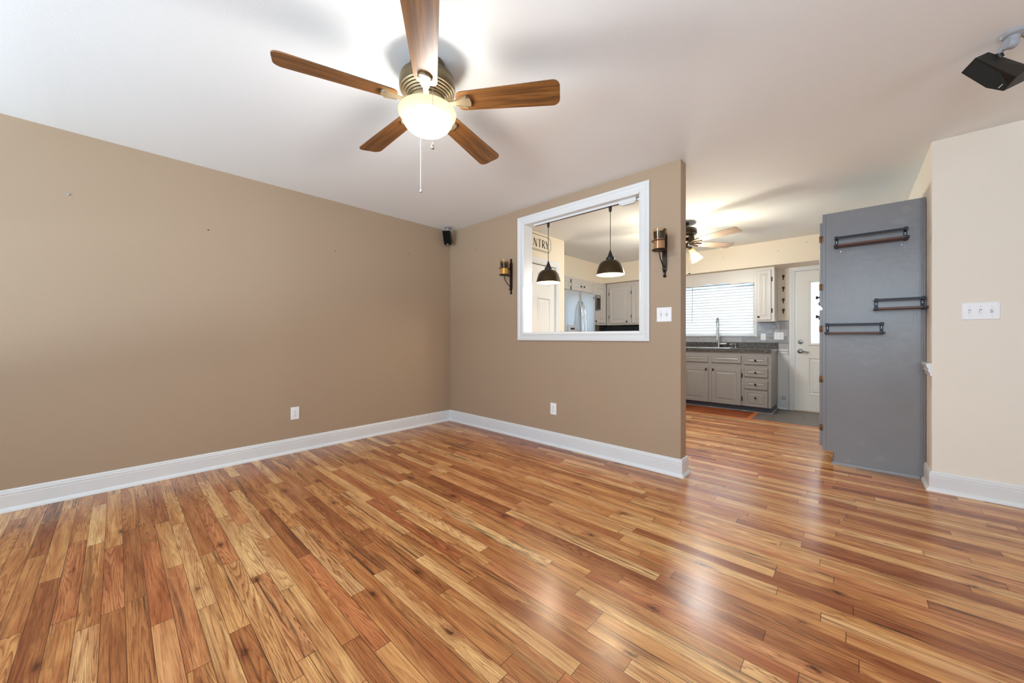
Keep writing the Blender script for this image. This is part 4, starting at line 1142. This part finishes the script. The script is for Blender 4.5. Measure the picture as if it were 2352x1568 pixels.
# scalloped valance board over the sink window
vx = [(2.151, 1.924), (2.19, 1.913), (2.23, 1.896), (2.27, 1.910), (2.31, 1.918), (2.349, 1.920), (2.40, 1.912), (2.44, 1.900), (2.474, 1.890), (2.55, 1.892), (2.624, 1.897), (2.70, 1.890), (2.756, 1.886)]
vl = [(2.036, 1.902), (2.085, 1.913), (2.12, 1.921)]
left = [(1.99, 1.893), (1.95, 1.888), (1.90, 1.898), (1.867, 1.903), (1.816, 1.899), (1.74, 1.893), (1.66, 1.889), (1.58, 1.894), (1.50, 1.897), (1.42, 1.890), (1.376, 1.886)][::-1]
low = left + vl + vx
b = MB(); b.prism(low + [(2.756, 2.094), (1.376, 2.094)], lambda a, z, t_: (a, t_, z), 3.508, 3.526)
tag(b.build('window_valance', M['light_cab']), 'scalloped light grey valance board above the sink window', 'valance')

# window blind
bl = thing('window_blind', 'white horizontal slat blind lowered over the kitchen window', 'blind', (2.06, YF + .03, 1.115))
b = MB(); z = 1.158; yb = YF + .030; A0, A1 = 1.432, 2.690
while z < 1.985:
    for q in range(1):
        v = []
        for i in range(5):
            c_ = (i / 4 - .5) * .062; s_ = .0022 * (1 - (2 * i / 4 - 1) ** 2)
            ang = math.radians(70); yy = c_ * math.cos(ang) - s_ * math.sin(ang); zz = c_ * math.sin(ang) + s_ * math.cos(ang)
            v += [(A0, yb - yy * -1, z + zz), (A1, yb - yy * -1, z + zz)]
        v2 = [(x, y - .0026, zz) for x, y, zz in v]
        f = [(2 * i, 2 * i + 1, 2 * i + 3, 2 * i + 2) for i in range(4)] + [(10 + 2 * i, 12 + 2 * i, 13 + 2 * i, 11 + 2 * i) for i in range(4)] + [(0, 10, 11, 1), (8, 9, 19, 18)] + [(2 * i, 2 * i + 2, 12 + 2 * i, 10 + 2 * i) for i in range(4)] + [(2 * i + 1, 11 + 2 * i, 13 + 2 * i, 2 * i + 3) for i in range(4)]
        b.cur = 0; b.add(v + v2, f)
        b.cur = 1; b.box(A0, A1, yb - .0165, yb - .0125, z - .031, z - .0155, .0012); b.cur = 0
    z += .0470
b.build('slats', [M['blind'], M['blind_edge']], bl)
b = MB(); b.box(A0, A1, yb - .026, yb + .026, 1.114, 1.132, .004); b.build('bottom_rail', M['blind_edge'], bl)
b = MB(); b.box(A0 - .004, A1 + .004, yb - .03, yb + .03, 1.975, 2.012, .003); b.build('head_rail', M['blind_edge'], bl)
b = MB(); b.tube([(1.805, yb - .038, 1.985), (1.800, yb - .040, 1.33)], .0045, 8); b.build('tilt_wand', flat('grey_wand', (150, 152, 154), .4), bl)
b = MB()
for x in (1.60, 2.06, 2.245, 2.50): b.tube([(x, yb - .031, 1.12), (x, yb - .031, 1.985)], .0010, 5)
b.build('ladder_cords', M['blind_edge'], bl)

# base cabinet run with drawers
BY = 3.220
bf = FR((0, BY, 0), (0, -1, 0))
u = thing('base_cabinet', 'taupe grey base cabinet with doors and four drawers under the kitchen window', 'cabinet', (2.0, 3.5, 0))
b = MB(); b.box(.36, 1.585, BY, YF - .002, .085, .862).box(2.495, 3.004, BY, YF - .002, .085, .862).box(1.585, 2.495, BY, BY + .03, .085, .862).box(1.585, 2.495, BY + .03, YF - .002, .085, .70); b.build('cabinet_body', M['grey_cab'], u)
b = MB(); b.box(.36, 2.995, BY + .065, YF - .01, 0, .085); b.build('toe_kick', M['toe'], u)
b = MB(); QR = [(0, 0), (.016, 0), (.014, .008), (.008, .014), (0, .016)]
swept(b, [(.40, BY + .065), (2.995, BY + .065), (2.995, YF - .02)], QR); b.build('shoe_moulding', flat('grey_shoe', (120, 124, 132), .4), u)
for a0, a1 in ((1.835, 2.212), (2.259, 2.648)):
    cab_door(u, bf, a0, a1, .690, .803, M['grey_cab'], .030, RAISED_S, None, nm='false_drawer_front')
cab_door(u, bf, 1.835, 2.212, .082, .622, M['grey_cab'], .055, RAISED, (2.185, .585), hinges=[(1.825, .52), (1.825, .185)])
cab_door(u, bf, 2.259, 2.646, .082, .618, M['grey_cab'], .055, RAISED, (2.283, .585), hinges=[(2.656, .52), (2.656, .185)])
for z0, z1, kz in ((.681, .797, .742), (.506, .634, .572), (.332, .465, .404), (.083, .314, .213)):
    cab_door(u, bf, 2.684, 2.967, z0, z1, M['grey_cab'], .036, RAISED_S, (2.823, kz), nm='drawer', kr=.014)
for a0, a1 in ((1.30, 1.79), (.80, 1.27)):
    cab_door(u, bf, a0, a1, .690, .803, M['grey_cab'], .030, RAISED_S, None, nm='drawer'); cab_door(u, bf, a0, a1, .082, .622, M['grey_cab'], .055, RAISED, (a0 + .03, .585))
# worktop with upstand
SK = (1.62, 2.46, 3.30, 3.66)
b = MB(); zt0, zt1 = .862, .904
b.box(.002, SK[0], 3.185, YF - .004, zt0, zt1).box(SK[1], 3.012, 3.185, YF - .004, zt0, zt1).box(SK[0], SK[1], 3.185, SK[2], zt0, zt1).box(SK[0], SK[1], SK[3], YF - .004, zt0, zt1)
b.box(1.371, 3.011, YF - .030, YF - .0085, zt1, .992, .004)
tag(b.build('worktop', M['counter']), 'speckled black laminate worktop with upstand under the kitchen window', 'worktop')
# sink
b = MB(); r0 = .02
for (x0, x1, y0, y1) in ((SK[0] - r0, SK[1] + r0, SK[2] - r0, SK[2] + .004), (SK[0] - r0, SK[1] + r0, SK[3] - .004, SK[3] + r0), (SK[0] - r0, SK[0] + .004, SK[2], SK[3]), (SK[1] - .004, SK[1] + r0, SK[2], SK[3])):
    b.box(x0, x1, y0, y1, zt1 + .0002, zt1 + .007, .002)
i_ = .004; b.box(SK[0] + i_, SK[0] + .006, SK[2] + i_, SK[3] - i_, .73, zt1).box(SK[1] - .006, SK[1] - i_, SK[2] + i_, SK[3] - i_, .73, zt1).box(SK[0] + i_, SK[1] - i_, SK[2] + i_, SK[2] + .006, .73, zt1).box(SK[0] + i_, SK[1] - i_, SK[3] - .006, SK[3] - i_, .73, zt1).box(SK[0] + i_, SK[1] - i_, SK[2] + i_, SK[3] - i_, .725, .732)
tag(b.build('sink', M['sinksteel']), 'stainless steel sink set in the speckled worktop', 'sink')
# spring faucet
fa = thing('faucet', 'tall brushed nickel spring faucet in front of the kitchen window', 'faucet', (2.236, 3.70, zt1))
X0, Yf = 2.236, 3.714; zt1 += .0006
b = MB(); b.lathe([(0, zt1), (.027, zt1), (.027, zt1 + .008), (.0185, zt1 + .014), (.0185, 1.085), (.013, 1.092), (0, 1.092)], (X0, Yf, 0), 24); b.build('body', M['steel'], fa)
arcp = [(X0, Yf, 1.085 + .2 * i / 6) for i in range(7)] + [(X0, Yf - .055 + .055 * math.cos(a), 1.285 + .095 * math.sin(a)) for a in [PI * i / 12 for i in range(1, 13)]] + [(X0 + .004, Yf - .112, 1.20)]
b = MB(); b.tube(arcp, .0085, 10); b.build('hose', M['steel'], fa)
b = MB(); sp_pts = []
tot = len(arcp) - 1; turns = 46
for i in range(turns * 10 + 1):
    q = i / (turns * 10) * tot; k = min(int(q), tot - 1); fr_ = q - k
    p0, p1 = Vector(arcp[k]), Vector(arcp[k + 1]); p = p0.lerp(p1, fr_); d = (p1 - p0).normalized(); x = Vector((1, 0, 0)); y = d.cross(x).normalized()
    a = 2 * PI * i / 10; sp_pts.append((p + (x * math.cos(a) + y * math.sin(a)) * .0125)[:])
b.tube(sp_pts, .0022, 5); b.build('spring', M['chrome'], fa)
b = MB(); b.lathe([(0, 1.205), (.013, 1.203), (.016, 1.19), (.0165, 1.06), (.021, 1.045), (.021, 1.025), (0, 1.022)], (X0 + .005, Yf - .113, 0), 20); b.tube([(X0, Yf, 1.07), (X0 + .003, Yf - .11, 1.075)], .006, 8); b.build('spray_head', M['steel'], fa)
b = MB(); b.tube([(X0 + .012, Yf, .965), (X0 + .115, Yf, .965)], .0155, 14); b.tube([(X0 + .105, Yf, .972), (X0 + .112, Yf, 1.03)], .0055, 8); b.build('side_lever', M['steel'], fa)
b = MB(); b.lathe([(0, zt1 + .0002), (.018, zt1 + .0002), (.018, zt1 + .006), (.011, zt1 + .01), (.010, zt1 + .045), (.013, zt1 + .05), (.013, zt1 + .066), (0, zt1 + .068)], (2.475, 3.712, 0), 18); b.tube([(2.475, 3.712, zt1 + .058), (2.43, 3.68, zt1 + .060), (2.405, 3.666, zt1 + .052)], [.007, .006, .005], 8)
tag(b.build('soap_dispenser', M['steel']), 'short nickel soap pump on the worktop right of the faucet', 'soap dispenser')

# four star hooks beside the door
for i, (z, lab) in enumerate(((1.985, 'black star wall hook, topmost of the four beside the kitchen door'), (1.812, 'black star wall hook, second from the top beside the kitchen door'),
                              (1.637, 'black star wall hook, third from the top beside the kitchen door'), (1.482, 'black star wall hook, lowest of the four, above the grey tiles'))):
    fr = FR((3.074, YF, z), (0, -1, 0)); pts = []
    for k in range(10):
        a = PI / 2 + k * PI / 5 + .15; r = .030 if k % 2 == 0 else .0105
        pts.append((r * math.cos(a), r * math.sin(a)))
    t = thing('wall_hook', lab, 'hook', (3.074, YF, z), 'star hooks beside the kitchen door')
    b = MB(); b.prism(pts, fr, .001, .006); b.build('star', M['black_metal'], t)
    b = MB(); b.prism([(-.0065, 0), (.0065, 0), (.005, -.052), (-.005, -.052)], fr, .0005, .005); b.tube([fr(0, -.046, .003), fr(0, -.056, .012), fr(0, -.054, .026), fr(0, -.042, .030)], .0042, 8); b.build('peg', M['black_metal'], t)
# door stop near the skirting
t = thing('door_stop', 'small ring shaped door stop on the white wall above the kitchen baseboard', 'door stop', (3.081, YF, .145))
b = MB(); b.lathe([(.016, 0), (.024, 0), (.025, .010), (.018, .016), (.016, .010)], (3.081, YF, .168), 20, ndir((0, -1, 0)), closed=True); b.build('rubber_ring', M['bracket_grey'], t)
b = MB(); b.tube([(3.081, YF - .001, .168), (3.060, YF - .012, .145), (3.035, YF - .010, .143)], .003, 6); b.build('spring', M['steel'], t)

# ------------------------------------------------------------------ tall pantry cabinet seen from its side
tc = thing('tall_cabinet', 'tall slate grey cabinet standing against the right kitchen wall', 'cabinet', (3.93, 1.62, 0))
CY, CE = 1.190, 2.06
b = MB(); b.prism([(3.635, .100), (3.709, .100), (3.709, 0), (XR - .003, 0), (XR - .003, 2.126), (3.635, 2.126)], lambda a, z, t_: (a, t_, z), CY, CE); b.build('cabinet_body', M['tall_cab'], tc)
b = MB(); b.box(3.635, 3.656, CY - .004, CY, .100, 2.126, .0015).box(4.205, XR - .017, CY - .006, CY, .14, 2.126, .002); b.build('edge_strip', M['tall_cab'], tc)
b = MB(); swept(b, [(3.709, CE), (3.709, CY), (XR - .034, CY)], [(0, 0), (.012, 0), (.012, .012), (.009, .017), (0, .018)])
b.build('shoe_moulding', flat('pale_grey_shoe', (150, 153, 160), .4), tc)
tf = FR((3.635, 0, 0), (-1, 0, 0))
for z0, z1, kz, hz in ((1.345, 2.055, 1.391, (1.915, 1.502)), (.136, 1.307, 1.253, (1.144, .712, .298))):
    cab_door(tc, tf, -1.628, -1.196, z0, z1, M['tall_cab'], .055, RAISED, (-1.60, kz), hm=M['copper_hinge'])
    cab_door(tc, tf, -2.052, -1.640, z0, z1, M['tall_cab'], .055, RAISED, (-1.665, kz))
    for z in hz:
        b = MB(); b.box(3.613, 3.640, CY - .0055, CY - .001, z - .026, z + .026, .001); b.tube([(3.627, CY - .007, z - .028), (3.627, CY - .007, z + .028)], .0045, 8); b.build('hinge', M['copper_hinge'], tc)
    knob(tc, (3.614, 1.262, kz + (.03 if z0 > 1 else .0)), (-1, 0, 0))


# rail shelves screwed to the side of the cabinet
def rail_shelf(x0, x1, zb, label):
    d = .118; yb = CY - .0065 if x1 > 4.2 else CY - .001
    t = thing('rail_shelf', label, 'shelf', ((x0 + x1) / 2, yb, zb), 'rail shelves on the grey cabinet')
    me = MB(); me.box(x0, x1, yb - d, yb - .006, zb, zb + .015, .002); o = me.build('board', M['shelf_wood'], t)
    for s_ in (0, 1):
        bx = x0 + .006 if s_ == 0 else x1 - .026
        b = MB()
        b.box(bx, bx + .020, yb - .004, yb, zb - .004, zb + .082, .001)                 # plate on the cabinet
        b.box(bx, bx + .020, yb - d - .003, yb, zb - .004, zb, .001)                     # arm under the board
        b.box(bx, bx + .020, yb - d - .003, yb - d, zb - .004, zb + .017, .001)          # lip over the front edge
        b.box(bx, bx + .020, yb - .070, yb, zb + .078, zb + .082, .001)                  # upper arm
        b.box(bx, bx + .020, yb - .073, yb - .069, zb + .066, zb + .090, .001)
        br = b.build('bracket', M['rail'], t)
        for q in (.046, .058):
            s2 = MB(); s2.lathe([(0, 0), (.0048, 0), (.004, .0022), (0, .003)], (bx + .010, yb - .004, zb + q), 14, ndir((0, -1, 0))); s2.build('screw', M['screw'], br)
    b = MB(); b.box(x0 + .004, x1 - .004, yb - .069, yb - .064, zb + .068, zb + .086, .001); b.build('guard_rail', M['rail'], t)


rail_shelf(3.711, 4.139, 1.819, 'highest and longest rail shelf on the grey cabinet side')
rail_shelf(3.947, 4.228, 1.287, 'shortest rail shelf on the grey cabinet, tight against the cream wall')
rail_shelf(3.652, 4.010, 1.100, 'lowest rail shelf on the grey cabinet, at its left edge')
for x, lab in ((3.752, 'leftover screw under the left end of the highest rail shelf'), (4.105, 'leftover screw under the right end of the highest rail shelf')):
    b = MB(); b.lathe([(0, 0), (.0045, 0), (.004, .003), (0, .004)], (x, CY, 1.791), 12, ndir((0, -1, 0))); tag(b.build('screw', M['chrome']), lab, 'screw', 'screws under the highest shelf')
